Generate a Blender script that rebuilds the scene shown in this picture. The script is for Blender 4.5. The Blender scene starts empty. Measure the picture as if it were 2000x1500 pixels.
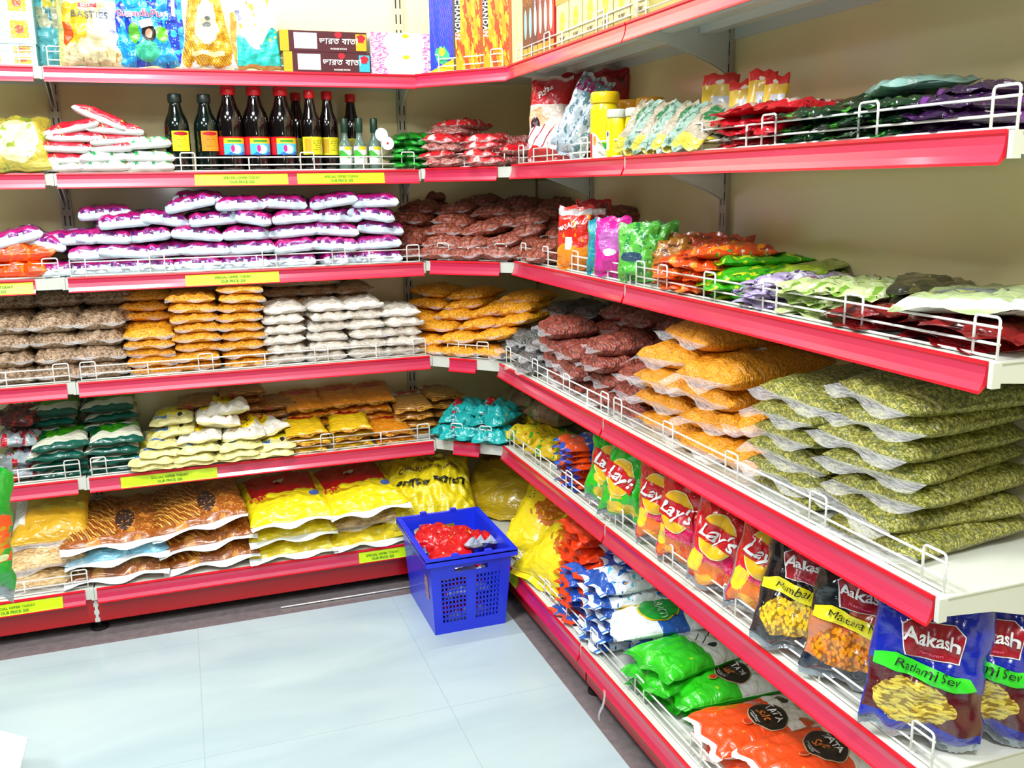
import bpy, bmesh, math, random
from math import sin, cos, pi, radians as RAD
from mathutils import Vector, Matrix, noise, Euler
import numpy as np

# ------------------------------------------------------------------ camera, world, lights, exposure
SC = bpy.context.scene
COL = SC.collection
CAM = Vector((-1.3028, -3.3244, 1.3104))
YAW, PITCH, ROLL, FPX = 0.34, -0.2138, -0.0153, 1803.675
_f = Vector((sin(YAW)*cos(PITCH), cos(YAW)*cos(PITCH), sin(PITCH)))
_r0 = Vector((cos(YAW), -sin(YAW), 0)); _u0 = _r0.cross(_f)
_r = cos(ROLL)*_r0 + sin(ROLL)*_u0; _u = -sin(ROLL)*_r0 + cos(ROLL)*_u0
cam = bpy.data.objects.new('camera', bpy.data.cameras.new('camera')); COL.objects.link(cam)
cam.matrix_world = Matrix(((_r.x, _u.x, -_f.x, CAM.x), (_r.y, _u.y, -_f.y, CAM.y), (_r.z, _u.z, -_f.z, CAM.z), (0, 0, 0, 1)))
cam.data.sensor_width = 36; cam.data.lens = FPX/2000*36; cam.data.clip_start = 0.02
SC.camera = cam
SC.view_settings.view_transform = 'Standard'; SC.view_settings.look = 'None'
SC.view_settings.gamma = 1; SC.view_settings.exposure = -0.6
world = bpy.data.worlds.new('shop_ambient'); SC.world = world; world.use_nodes = True
world.node_tree.nodes['Background'].inputs[0].default_value = (0.93, 0.97, 1, 1)
world.node_tree.nodes['Background'].inputs[1].default_value = 0.13
def area(name, loc, size, size_y, power, target, col=(1, 1, 1)):
    l = bpy.data.lights.new(name, 'AREA'); l.shape = 'RECTANGLE'; l.size = size; l.size_y = size_y; l.energy = power; l.color = col
    o = bpy.data.objects.new(name, l); COL.objects.link(o); o.location = loc
    o.rotation_euler = (Vector(target)-Vector(loc)).to_track_quat('-Z', 'Y').to_euler()
    return o
area('ceiling_panel_light', (-1.75, -1.9, 2.95), 0.6, 0.6, 125, (-1.75, -1.9, 0), (0.95, 0.98, 1))
area('ceiling_panel_light', (-1.0, -3.6, 2.95), 0.6, 0.6, 105, (-1.0, -3.6, 0), (0.95, 0.98, 1))
area('ceiling_panel_light', (-3.1, -2.6, 2.95), 0.6, 0.6, 75, (-3.1, -2.6, 0), (0.95, 0.98, 1))
area('ceiling_panel_light', (-2.6, -4.6, 2.95), 0.6, 0.6, 60, (-2.6, -4.6, 0), (0.95, 0.98, 1))
area('ceiling_tube_light', (-0.95, -0.55, 2.62), 1.2, 0.06, 42, (-0.95, -0.1, 1.9), (1, 1, 1))

fl = bpy.data.lights.new('phone_flash', 'POINT'); fl.energy = 9; fl.shadow_soft_size = 0.012; fl.color = (1, 1, 1)
flo = bpy.data.objects.new('phone_flash', fl); COL.objects.link(flo); flo.location = CAM + _u*0.03 - _f*0.02
# ------------------------------------------------------------------ pixel rays used to find where things stand
def _ray(px, py): return _f + _r*((px-1000)/FPX) - _u*((py-750)/FPX)
def PY(px, py, y): d = _ray(px, py); return CAM + d*((y-CAM.y)/d.y)
def PX(px, py, x): d = _ray(px, py); return CAM + d*((x-CAM.x)/d.x)
def PZ(px, py, z): d = _ray(px, py); return CAM + d*((z-CAM.z)/d.z)

# ------------------------------------------------------------------ rack measures (metres)
W = 1.1; A = 0.5324; B = 0.5201; W1 = 0.797; W2 = 1.089
ZL = [1.6602, 1.3595, 1.0569, 0.7468, 0.4514, 0.1473]
DL = [0.2508, 0.2729, 0.2948, 0.3365, 0.3495, 0.4825]
ZR = [1.6645, 1.368, 1.0681, 0.7394, 0.4592, 0.1409]
DR = [0.303, 0.300, 0.296, 0.352, 0.345, 0.412]

# ------------------------------------------------------------------ materials
def lin(h):
    h = h.lstrip('#'); c = [int(h[i:i+2], 16)/255 for i in (0, 2, 4)]
    return tuple(x/12.92 if x <= 0.04045 else ((x+0.055)/1.055)**2.4 for x in c) + (1,)
class NT:
    def __init__(s, name):
        s.m = bpy.data.materials.new(name); s.m.use_nodes = True; s.t = s.m.node_tree
        s.b = s.t.nodes['Principled BSDF']
    def n(s, typ, **kw):
        o = s.t.nodes.new(typ)
        for k, v in kw.items(): setattr(o, k, v)
        return o
    def l(s, a, b): s.t.links.new(a, b)
    def val(s, sock, v):
        if hasattr(v, 'default_value') or hasattr(v, 'is_linked'): s.l(v, sock)
        else: sock.default_value = v
    def math(s, op, a, b=0.0, c=None):
        o = s.n('ShaderNodeMath', operation=op); s.val(o.inputs[0], a); s.val(o.inputs[1], b)
        if c is not None: s.val(o.inputs[2], c)
        return o.outputs[0]
    def mix(s, f, a, b):
        o = s.n('ShaderNodeMix', data_type='RGBA'); s.val(o.inputs[0], f); s.val(o.inputs[6], a); s.val(o.inputs[7], b)
        return o.outputs[2]
    def noise(s, vec, scale, detail=3, stretch=None):
        if stretch:
            mp = s.n('ShaderNodeMapping'); mp.inputs['Scale'].default_value = stretch; s.l(vec, mp.inputs[0]); vec = mp.outputs[0]
        o = s.n('ShaderNodeTexNoise'); o.inputs['Scale'].default_value = scale; o.inputs['Detail'].default_value = detail
        s.l(vec, o.inputs['Vector']); return o
    def bump(s, h, strength, dist=0.01):
        o = s.n('ShaderNodeBump'); o.inputs['Strength'].default_value = strength; o.inputs['Distance'].default_value = dist
        s.l(h, o.inputs['Height']); s.l(o.outputs[0], s.b.inputs['Normal']); return o
def simple(name, col, rough=0.5, metal=0, coat=0, bump=None, spec=0.5):
    k = NT(name); k.b.inputs['Base Color'].default_value = lin(col); k.b.inputs['Roughness'].default_value = rough
    k.b.inputs['Metallic'].default_value = metal; k.b.inputs['Coat Weight'].default_value = coat
    k.b.inputs['Coat Roughness'].default_value = 0.12; k.b.inputs['Specular IOR Level'].default_value = spec
    if bump:
        tc = k.n('ShaderNodeTexCoord'); k.bump(k.noise(tc.outputs['Object'], bump[0]).outputs[0], bump[1])
    return k.m
def film_mat(name, a=0.3, col='#ffffff'):
    k = NT(name); tr = k.n('ShaderNodeBsdfTransparent'); mx = k.n('ShaderNodeMixShader')
    k.b.inputs['Base Color'].default_value = lin(col); k.b.inputs['Roughness'].default_value = 0.12
    tc = k.n('ShaderNodeTexCoord'); nz = k.noise(tc.outputs['Object'], 60, 2, (1, 3, 1)); k.bump(nz.outputs[0], 0.9, 0.01)
    k.l(tr.outputs[0], mx.inputs[1]); k.l(k.b.outputs[0], mx.inputs[2])
    f = k.math('MULTIPLY_ADD', nz.outputs[0], 0.5, a-0.25); k.l(f, mx.inputs[0])
    k.l(mx.outputs[0], k.t.nodes['Material Output'].inputs[0]); return k.m
def grain_mat(name, c1, c2, scale=170, shine=0.55, stretch=None, dark='#201008'):
    """loose pulses seen through a glossy clear bag: small kernels, creased film highlights"""
    k = NT(name); tc = k.n('ShaderNodeTexCoord'); ob = tc.outputs['Object']
    mp = k.n('ShaderNodeMapping'); k.l(ob, mp.inputs[0]); mp.inputs['Scale'].default_value = stretch or (1, 1, 1)
    v = k.n('ShaderNodeTexVoronoi'); v.inputs['Scale'].default_value = scale; k.l(mp.outputs[0], v.inputs['Vector'])
    sp = k.n('ShaderNodeSeparateColor'); k.l(v.outputs['Color'], sp.inputs[0])
    col = k.mix(sp.outputs[0], lin(c1), lin(c2))
    e = k.math('MULTIPLY', k.math('GREATER_THAN', v.outputs['Distance'], 0.62), 0.6)
    col = k.mix(e, col, lin(dark)); k.l(col, k.b.inputs['Base Color'])
    oi = k.n('ShaderNodeObjectInfo'); k.b.inputs['Roughness'].default_value = 0.5
    nz = k.noise(ob, 26, 4, (1, 2.6, 1.5)); nz.inputs['Distortion'].default_value = 1.2
    hh = k.math('ADD', k.math('MULTIPLY', nz.outputs[0], 3.2), k.math('MULTIPLY', v.outputs['Distance'], -0.28))
    bp = k.bump(hh, 0.75, 0.006)
    k.b.inputs['Coat Weight'].default_value = shine; k.b.inputs['Coat Roughness'].default_value = 0.16
    k.l(bp.outputs[0], k.b.inputs['Coat Normal']); return k.m
def print_mat(name, base, layers=(), rough=0.32, coat=0.35, crease=0.55, cs=16, fine=0.0):
    """printed film: layers drawn over the base colour in the pack's own print coordinates"""
    k = NT(name); tc = k.n('ShaderNodeTexCoord'); uv = tc.outputs['UV']; ob = tc.outputs['Object']
    s = k.n('ShaderNodeSeparateXYZ'); k.l(uv, s.inputs[0]); U, V = s.outputs[0], s.outputs[1]
    if fine: nn = k.noise(uv, fine, 2)
    col = lin(base)
    def ell(cu, cv, ru, rv, wob=0):
        a = k.math('POWER', k.math('ABSOLUTE', k.math('MULTIPLY', k.math('SUBTRACT', U, cu), 1/ru)), 2.0)
        b = k.math('POWER', k.math('ABSOLUTE', k.math('MULTIPLY', k.math('SUBTRACT', V, cv), 1/rv)), 2.0)
        d = k.math('ADD', a, b)
        if wob: d = k.math('ADD', d, k.math('MULTIPLY', k.math('SUBTRACT', k.noise(uv, 9, 2).outputs[0], 0.5), wob))
        return k.math('LESS_THAN', d, 1.0)
    def rect(u0, v0, u1, v1):
        a = k.math('MULTIPLY', k.math('GREATER_THAN', U, u0), k.math('LESS_THAN', U, u1))
        b = k.math('MULTIPLY', k.math('GREATER_THAN', V, v0), k.math('LESS_THAN', V, v1))
        return k.math('MULTIPLY', a, b)
    for L in layers:
        t = L[0]
        if t == 'rect': col = k.mix(rect(*L[1:5]), col, lin(L[5]))
        elif t == 'ell': col = k.mix(ell(*L[1:5]), col, lin(L[5]))
        elif t == 'blob': col = k.mix(ell(*L[1:5], 1.6), col, lin(L[5]))
        elif t == 'wave':       # colour below a wavy line: v < v0 + slope*u + amp*sin
            w_ = k.math('ADD', k.math('MULTIPLY', k.math('SINE', k.math('MULTIPLY', U, L[3])), L[2]), k.math('MULTIPLY_ADD', U, L[4], L[1]))
            col = k.mix(k.math('LESS_THAN', V, w_), col, lin(L[5]))
        elif t == 'spots':      # scattered patches: scale, threshold, colour, window, stretch
            nz = k.noise(uv, L[1], 2, L[5] if len(L) > 5 else None)
            f = k.math('GREATER_THAN', nz.outputs[0], L[2])
            if len(L) > 4 and L[4]: f = k.math('MULTIPLY', f, rect(*L[4]))
            col = k.mix(f, col, lin(L[3]))
        elif t == 'food':       # heap of snack pieces: window ellipse, scale, two colours
            v = k.n('ShaderNodeTexVoronoi'); v.inputs['Scale'].default_value = L[5]
            mp = k.n('ShaderNodeMapping'); k.l(uv, mp.inputs[0])
            mp.inputs['Scale'].default_value = L[8] if len(L) > 8 else (1, 1, 1); mp.inputs['Rotation'].default_value = (0, 0, 0.6)
            k.l(mp.outputs[0], v.inputs['Vector']); sc = k.n('ShaderNodeSeparateColor'); k.l(v.outputs['Color'], sc.inputs[0])
            c = k.mix(sc.outputs[1], lin(L[6]), lin(L[7])); c = k.mix(k.math('MULTIPLY', k.math('GREATER_THAN', v.outputs['Distance'], 0.6), 0.7), c, lin('#5a2a08'))
            col = k.mix(ell(*L[1:5], 1.1), col, c)
        elif t == 'lines':      # thin print lines: frequency, duty, slope, colour, window
            a = k.math('FRACT', k.math('MULTIPLY', k.math('MULTIPLY_ADD', U, L[3], V), L[1]))
            f = k.math('MULTIPLY', k.math('LESS_THAN', a, L[2]), rect(*L[5]))
            if len(L) > 6: f = k.math('MULTIPLY', f, k.math('GREATER_THAN', k.noise(uv, L[6], 1, (1, 0.2, 1)).outputs[0], 0.5))
            col = k.mix(f, col, lin(L[4]))
    if not isinstance(col, tuple): k.l(col, k.b.inputs['Base Color'])
    else: k.b.inputs['Base Color'].default_value = col
    k.b.inputs['Roughness'].default_value = rough; k.b.inputs['Coat Weight'].default_value = coat; k.b.inputs['Coat Roughness'].default_value = 0.1
    if crease:
        nz = k.noise(ob, cs, 3, (1, 1.8, 1.2)); nz.inputs['Distortion'].default_value = 0.8
        k.bump(nz.outputs[0], crease, 0.02)
    return k.m

# ------------------------------------------------------------------ mesh and object helpers
def new_mesh(name, verts, faces, mats=(), idx=None, uvs=None, smooth=False):
    me = bpy.data.meshes.new(name); me.from_pydata([tuple(v) for v in verts], [], faces)
    for m in mats: me.materials.append(m)
    if idx is not None: me.polygons.foreach_set('material_index', idx)
    if uvs is not None:
        l = me.uv_layers.new(name='UVMap'); flat = []
        for p in me.polygons:
            for li in p.loop_indices: flat += list(uvs[me.loops[li].vertex_index])
        l.data.foreach_set('uv', flat)
    me.polygons.foreach_set('use_smooth', [smooth]*len(me.polygons)); me.update(); return me
def link(name, me, parent=None, loc=None, rot=None):
    o = bpy.data.objects.new(name, me); COL.objects.link(o)
    if parent: o.parent = parent
    if loc is not None: o.location = loc
    if rot is not None: o.rotation_euler = rot
    return o
LABELS = {}
def tag(o, label, cat, group=None, kind=None):
    if label:
        o['label'] = label; LABELS.setdefault(label, []).append(o.name)
    if cat: o['category'] = cat
    if group: o['group'] = group
    if kind: o['kind'] = kind
    return o
def empty(name, loc=(0, 0, 0), rot=(0, 0, 0)):
    o = bpy.data.objects.new(name, None); COL.objects.link(o); o.location = loc; o.rotation_euler = rot; o.empty_display_size = 0.05; return o
def copy_tree(o, parent=None):
    c = o.copy(); COL.objects.link(c); c.parent = parent
    for ch in list(o.children): copy_tree(ch, c)
    return c
class MB:
    """collects boxes, prisms and tubes for one mesh"""
    def __init__(s): s.v = []; s.f = []; s.i = []
    def add(s, vs, fs, mi=0):
        o = len(s.v); s.v += [tuple(v) for v in vs]; s.f += [tuple(a+o for a in f) for f in fs]; s.i += [mi]*len(fs)
    def box(s, x0, y0, z0, x1, y1, z1, mi=0):
        s.add([(x0, y0, z0), (x1, y0, z0), (x1, y1, z0), (x0, y1, z0), (x0, y0, z1), (x1, y0, z1), (x1, y1, z1), (x0, y1, z1)],
              [(0, 3, 2, 1), (4, 5, 6, 7), (0, 1, 5, 4), (1, 2, 6, 5), (2, 3, 7, 6), (3, 0, 4, 7)], mi)
    def prism(s, pts, z0, z1, mi=0):
        n = len(pts); s.add([(x, y, z0) for x, y in pts]+[(x, y, z1) for x, y in pts],
              [tuple(range(n))[::-1], tuple(range(n, 2*n))]+[(i, (i+1) % n, n+(i+1) % n, n+i) for i in range(n)], mi)
    def sweep(s, prof, p0, p1, out, mi=None):
        """profile points (outward, z) swept from p0 to p1"""
        n = len(prof); vs = []
        for p in (p0, p1):
            for a, b in prof: vs.append((p[0]+out[0]*a, p[1]+out[1]*a, p[2]+b))
        for i in range(n):
            s.add([vs[i], vs[(i+1) % n], vs[n+(i+1) % n], vs[n+i]], [(0, 1, 2, 3)], mi[i] if mi else 0)
        s.add(vs[:n], [tuple(range(n))[::-1]]); s.add(vs[n:], [tuple(range(n))])
    def tube(s, pts, r=0.0015, seg=6, mi=0, closed=False):
        pts = [Vector(p) for p in pts]; n = len(pts); vs = []
        for i, p in enumerate(pts):
            t = (pts[min(i+1, n-1)]-pts[max(i-1, 0)]).normalized()
            a = t.cross(Vector((0.31, 0.57, 0.76))).normalized(); b = t.cross(a)
            for k in range(seg): th = 2*pi*k/seg; vs.append(p+a*r*cos(th)+b*r*sin(th))
        fs = [(i*seg+k, i*seg+(k+1) % seg, (i+1)*seg+(k+1) % seg, (i+1)*seg+k) for i in range(n-1) for k in range(seg)]
        fs += [tuple(range(seg))[::-1], tuple(range((n-1)*seg, n*seg))]
        s.add(vs, fs, mi)
    def mesh(s, name, mats, smooth=False): return new_mesh(name, s.v, s.f, mats, s.i, None, smooth)
    def obj(s, name, mats, parent=None, loc=None, smooth=False): return link(name, s.mesh(name, mats, smooth), parent, loc)
def lathe(prof, seg=28, cap=True):
    vs = []; fs = []
    for r, z in prof:
        for k in range(seg): vs.append((r*cos(2*pi*k/seg), r*sin(2*pi*k/seg), z))
    n = len(prof)
    for i in range(n-1):
        for k in range(seg): fs.append((i*seg+k, i*seg+(k+1) % seg, (i+1)*seg+(k+1) % seg, (i+1)*seg+k))
    fs.append(tuple(range(seg))[::-1]); fs.append(tuple(range((n-1)*seg, n*seg)))
    return vs, fs
# --- flat art (letters, discs, polygons) laid over a curved or flat face
_tx = {}
def text2d(txt, size=0.02, bold=0.0, shear=0.0, spacing=1.0, font=None):
    key = (txt, size, bold, shear, spacing)
    if key in _tx: return _tx[key]
    c = bpy.data.curves.new('t', 'FONT'); c.body = txt; c.size = size; c.align_x = 'CENTER'; c.align_y = 'CENTER'
    c.offset = bold*size; c.shear = shear; c.space_character = spacing; c.resolution_u = 3; c.space_line = 0.9
    o = bpy.data.objects.new('t', c); COL.objects.link(o); bpy.context.view_layer.update()
    me = bpy.data.meshes.new_from_object(o.evaluated_get(bpy.context.evaluated_depsgraph_get()))
    bm = bmesh.new(); bm.from_mesh(me); bmesh.ops.triangulate(bm, faces=bm.faces)
    for it in range(2):
        es = [e for e in bm.edges if e.calc_length() > max(0.3*size, 0.008)]
        if es: bmesh.ops.subdivide_edges(bm, edges=es, cuts=1); bmesh.ops.triangulate(bm, faces=bm.faces)
    bm.verts.ensure_lookup_table(); vs = [(v.co.x, v.co.y) for v in bm.verts]; fs = [tuple(v.index for v in f.verts) for f in bm.faces]
    bm.free(); COL.objects.unlink(o); bpy.data.objects.remove(o); bpy.data.curves.remove(c); bpy.data.meshes.remove(me)
    _tx[key] = (vs, fs); return vs, fs
def disc2d(rx, ry, n=24, rings=4, pw=2.0, rag=0):
    if rx > .03: n = max(n, 44); rings = max(rings, 9)
    vs = [(0, 0)]; fs = []
    rnd = random.Random(5)
    rr = [1+rag*(rnd.random()-.5) for _ in range(n)]
    for j in range(1, rings+1):
        for k in range(n):
            a = 2*pi*k/n; c, s_ = cos(a), sin(a)
            m = (abs(c)**pw+abs(s_)**pw)**(-1/pw)*rr[k]
            vs.append((rx*c*m*j/rings, ry*s_*m*j/rings))
    for k in range(n): fs.append((0, 1+k, 1+(k+1) % n))
    for j in range(rings-1):
        for k in range(n):
            a = 1+j*n; fs.append((a+k, a+n+k, a+n+(k+1) % n, a+(k+1) % n))
    return vs, fs
def poly2d(pts, rings=8, cuts=7):
    cx = sum(p[0] for p in pts)/len(pts); cy = sum(p[1] for p in pts)/len(pts)
    P = []
    for i, p in enumerate(pts):
        q = pts[(i+1) % len(pts)]
        for k in range(cuts): P.append((p[0]+(q[0]-p[0])*k/cuts, p[1]+(q[1]-p[1])*k/cuts))
    n = len(P); vs = [(cx, cy)]; fs = []
    for j in range(1, rings+1): vs += [(cx+(x-cx)*j/rings, cy+(y-cy)*j/rings) for x, y in P]
    for k in range(n): fs.append((0, 1+k, 1+(k+1) % n))
    for j in range(rings-1):
        for k in range(n):
            a = 1+j*n; fs.append((a+k, a+n+k, a+n+(k+1) % n, a+(k+1) % n))
    return vs, fs
def rect2d(w, h): return poly2d([(-w/2, -h/2), (w/2, -h/2), (w/2, h/2), (-w/2, h/2)])
def art(name, shape, surf, m, parent, at=(0, 0), rot=0, off=0.0012, label=None):
    vs, fs = shape; c, s = cos(rot), sin(rot)
    V = [surf(at[0]+x*c-y*s, at[1]+x*s+y*c, off) for x, y in vs]
    me = new_mesh(name, V, fs, [m], None, None, True); o = link(name, me, parent)
    if label: o['label'] = label
    return o
# ------------------------------------------------------------------ setting: floor and walls
def floor_mat():
    k = NT('marble_floor_tiles'); tc = k.n('ShaderNodeTexCoord'); ob = tc.outputs['Object']
    s = k.n('ShaderNodeSeparateXYZ'); k.l(ob, s.inputs[0]); X, Y = s.outputs[0], s.outputs[1]
    vein = k.noise(ob, 1.6, 5, (0.7, 2.0, 1)); vein.inputs['Distortion'].default_value = 1.6
    cr = k.n('ShaderNodeValToRGB'); k.l(vein.outputs[0], cr.inputs[0])
    cr.color_ramp.elements[0].position = 0.3; cr.color_ramp.elements[0].color = lin('#a4b8bc')
    cr.color_ramp.elements[1].position = 0.7; cr.color_ramp.elements[1].color = lin('#b6c8c8')
    fx = k.math('FRACT', k.math('MULTIPLY', k.math('ADD', X, 10.955-0.003), 1/0.6)); fy = k.math('FRACT', k.math('MULTIPLY', k.math('ADD', Y, 10.25), 1/0.6))
    j = k.math('MAXIMUM', k.math('LESS_THAN', fx, 0.005), k.math('LESS_THAN', fy, 0.005))
    col = k.mix(k.math('MULTIPLY', j, 0.35), cr.outputs[0], lin('#8a989c'))
    bd = k.math('MAXIMUM', k.math('GREATER_THAN', Y, -0.555), k.math('GREATER_THAN', X, -0.435))  # band of floor along both racks, coloured a darker speckled grey
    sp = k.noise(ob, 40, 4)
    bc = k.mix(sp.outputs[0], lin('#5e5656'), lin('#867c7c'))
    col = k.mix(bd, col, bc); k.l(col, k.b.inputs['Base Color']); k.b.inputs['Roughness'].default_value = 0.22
    return k.m
M = {}
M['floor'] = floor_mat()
M['wall'] = simple('cream_wall_paint', '#d9d0b4', 0.8)
M['panel'] = simple('glossy_cream_panel', '#e8d9a0', 0.3, coat=0.5, bump=(1.3, 0.25))
M['white'] = simple('white_powder_coat', '#cfd2c6', 0.32, coat=0.3)
M['wire'] = simple('white_coated_wire', '#eef0e8', 0.3, coat=0.3)
M['red'] = simple('red_strip_edge', '#e00020', 0.35)
M['strip'] = simple('pinkish_strip_cover', '#c41c48', 0.35, coat=0.8, spec=0.8)
M['kick'] = simple('red_kick_plate', '#b4000a', 0.35, coat=0.3)
M['yellow_label'] = simple('yellow_price_paper', '#c9ea00', 0.4, coat=0.4)
M['ink'] = simple('dark_ink', '#222a18', 0.5)
M['green_ink'] = simple('green_ink', '#3f7a14', 0.5)
M['black'] = simple('black_rubber', '#0a0a0a', 0.6)
M['clear_tape'] = film_mat('clear_tape', 0.45)

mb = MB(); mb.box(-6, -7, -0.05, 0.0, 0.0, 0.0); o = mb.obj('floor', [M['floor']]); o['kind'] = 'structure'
mb = MB(); mb.box(-6, 0.0, -0.05, 0.1, 0.1, 3.0); o = mb.obj('wall_left', [M['wall']]); o['kind'] = 'structure'
mb = MB(); mb.box(0.0, -7, -0.05, 0.1, 0.0, 3.0); o = mb.obj('wall_right', [M['wall']]); o['kind'] = 'structure'

def slot_mat():
    k = NT('slotted_upright_steel'); tc = k.n('ShaderNodeTexCoord'); s = k.n('ShaderNodeSeparateXYZ'); k.l(tc.outputs['Object'], s.inputs[0])
    fz = k.math('LESS_THAN', k.math('FRACT', k.math('MULTIPLY', s.outputs[2], 1/0.05)), 0.62)
    a = k.math('ABSOLUTE', k.math('SUBTRACT', k.math('ABSOLUTE', s.outputs[0]), 0.0075))
    f = k.math('MULTIPLY', fz, k.math('LESS_THAN', a, 0.0022))
    k.l(k.mix(f, lin('#b9b196'), lin('#15120c')), k.b.inputs['Base Color']); k.b.inputs['Roughness'].default_value = 0.35; return k.m
M['slot'] = slot_mat()
BT = 0.024   # back panel thickness in front of the wall
def back_panel(side, s0, s1, z0, z1, lab):
    mb = MB()
    if side == 'L': mb.box(s0+.003, -BT, z0, s1-.003, -0.001, z1)
    else: mb.box(-BT, s0+.003, z0, -0.001, s1-.003, z1)
    tag(mb.obj('back_panel', [M['panel']]), lab, 'panel', 'back panels of the racks')
xa = -A; xl = -A-W
back_panel('L', xa, -BT-.002, 0.06, 2.1, 'cream steel back panel on left of the rack corner, behind the corner shelves')
back_panel('L', xl, xa, 0.06, 2.1, 'widest cream back panel on the left side, behind bottles and purple detergent packs')
back_panel('L', xl-W, xl, 0.06, 2.1, 'cream back panel at far left edge, behind the brown bean packs')
back_panel('R', -B, -.002, 0.06, 2.1, 'cream steel back panel on right of the rack corner, behind peanut packs')
back_panel('R', -B-W1, -B, 0.06, 2.1, 'cream back panel behind yellow jars, between two right-hand uprights')
back_panel('R', -B-W1-W2, -B-W1, 0.06, 2.1, 'large cream back panel behind the near right shelves')
back_panel('R', -B-W1-W2-W, -B-W1-W2, 0.06, 2.1, 'cream back panel beyond the near end of the right shelves')
def upright(side, s, lab):
    mb = MB(); mb.box(-.016, -.012, 0.0, .016, 0.0, 2.12)
    o = mb.obj('slotted_upright', [M['slot']])
    if side == 'L': o.location = (s, -BT, 0)
    else: o.location = (-BT, s, 0); o.rotation_euler = (0, 0, -pi/2)
    tag(o, lab, 'upright', 'slotted uprights of the racks')
upright('L', xl, 'slotted steel upright on left wall, left of the red and white sugar packs')
upright('L', xa, 'slotted steel upright on left wall, just right of the bottles')
upright('R', -B, 'slotted steel upright on right wall, behind the peanut packs')
upright('R', -B-W1, 'slotted steel upright on right wall, beside the yellow jars and card packets')
upright('R', -B-W1-W2, 'slotted steel upright at the near end of the right shelves')

# ------------------------------------------------------------------ shelves
STRIP = [(0, 0), (0.005, 0.001), (0.0065, -0.004), (0.004, -0.0075), (0.0045, -0.018), (0.008, -0.030), (0.013, -0.040), (0.014, -0.044), (0.011, -0.044), (0.0, -0.034)]
STRIP_M = [0, 0, 0, 1, 1, 1, 0, 0, 0, 0]
def guard_mesh(L, loops, posts, zs=(0.020, 0.043), top=0.057):
    """white wire guard: two long wires, inverted U loops and single posts, along local x, standing on z=0"""
    mb = MB(); r = 0.0021
    mb.tube([(0, 0, 0.003), (L, 0, 0.003)], r)
    for z in zs: mb.tube([(0, 0.0022, z), (L, 0.0022, z)], r)
    for c in loops:
        h = 0.021
        pts = [(c-h, 0, 0.0)]+[(c-h, 0, top-.006)]+[(c-h+.006*(1-cos(a)), 0, top-.006+.006*sin(a)) for a in (0.5, 1.0, 1.57)]
        pts += [(c+h-.006*(1-cos(a)), 0, top-.006+.006*sin(a)) for a in (1.57, 1.0, .5)]+[(c+h, 0, top-.006), (c+h, 0, 0)]
        mb.tube(pts, r)
    for c in posts: mb.tube([(c, 0, 0), (c, 0, zs[1])], r)
    return mb.mesh('wire_guard', [M['wire']], True)
def bracket_mesh(d):
    """shelf bracket plate in local y (0 front .. d wall), tapering towards the front"""
    mb = MB(); t = 0.0015
    prof = [(0.012, -0.002), (d-.012, -0.002), (d-.012, -0.105), (d-.05, -0.085), (0.10, -0.038), (0.012, -0.030)]
    n = len(prof)
    mb.add([(-t, y, z) for y, z in prof]+[(t, y, z) for y, z in prof],
           [tuple(range(n)), tuple(range(n, 2*n))[::-1]]+[(i, n+i, n+(i+1) % n, (i+1) % n) for i in range(n)])
    return mb.mesh('bracket', [M['white']])
def frame(side, k):
    """local shelf frame -> (origin, angle): local x runs to the right as the shopper sees it, local y towards the wall"""
    if side == 'L': return lambda s: (Vector((s, -DL[k], ZL[k])), 0.0)
    return lambda s: (Vector((-DR[k], s, ZR[k])), -pi/2)
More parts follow.
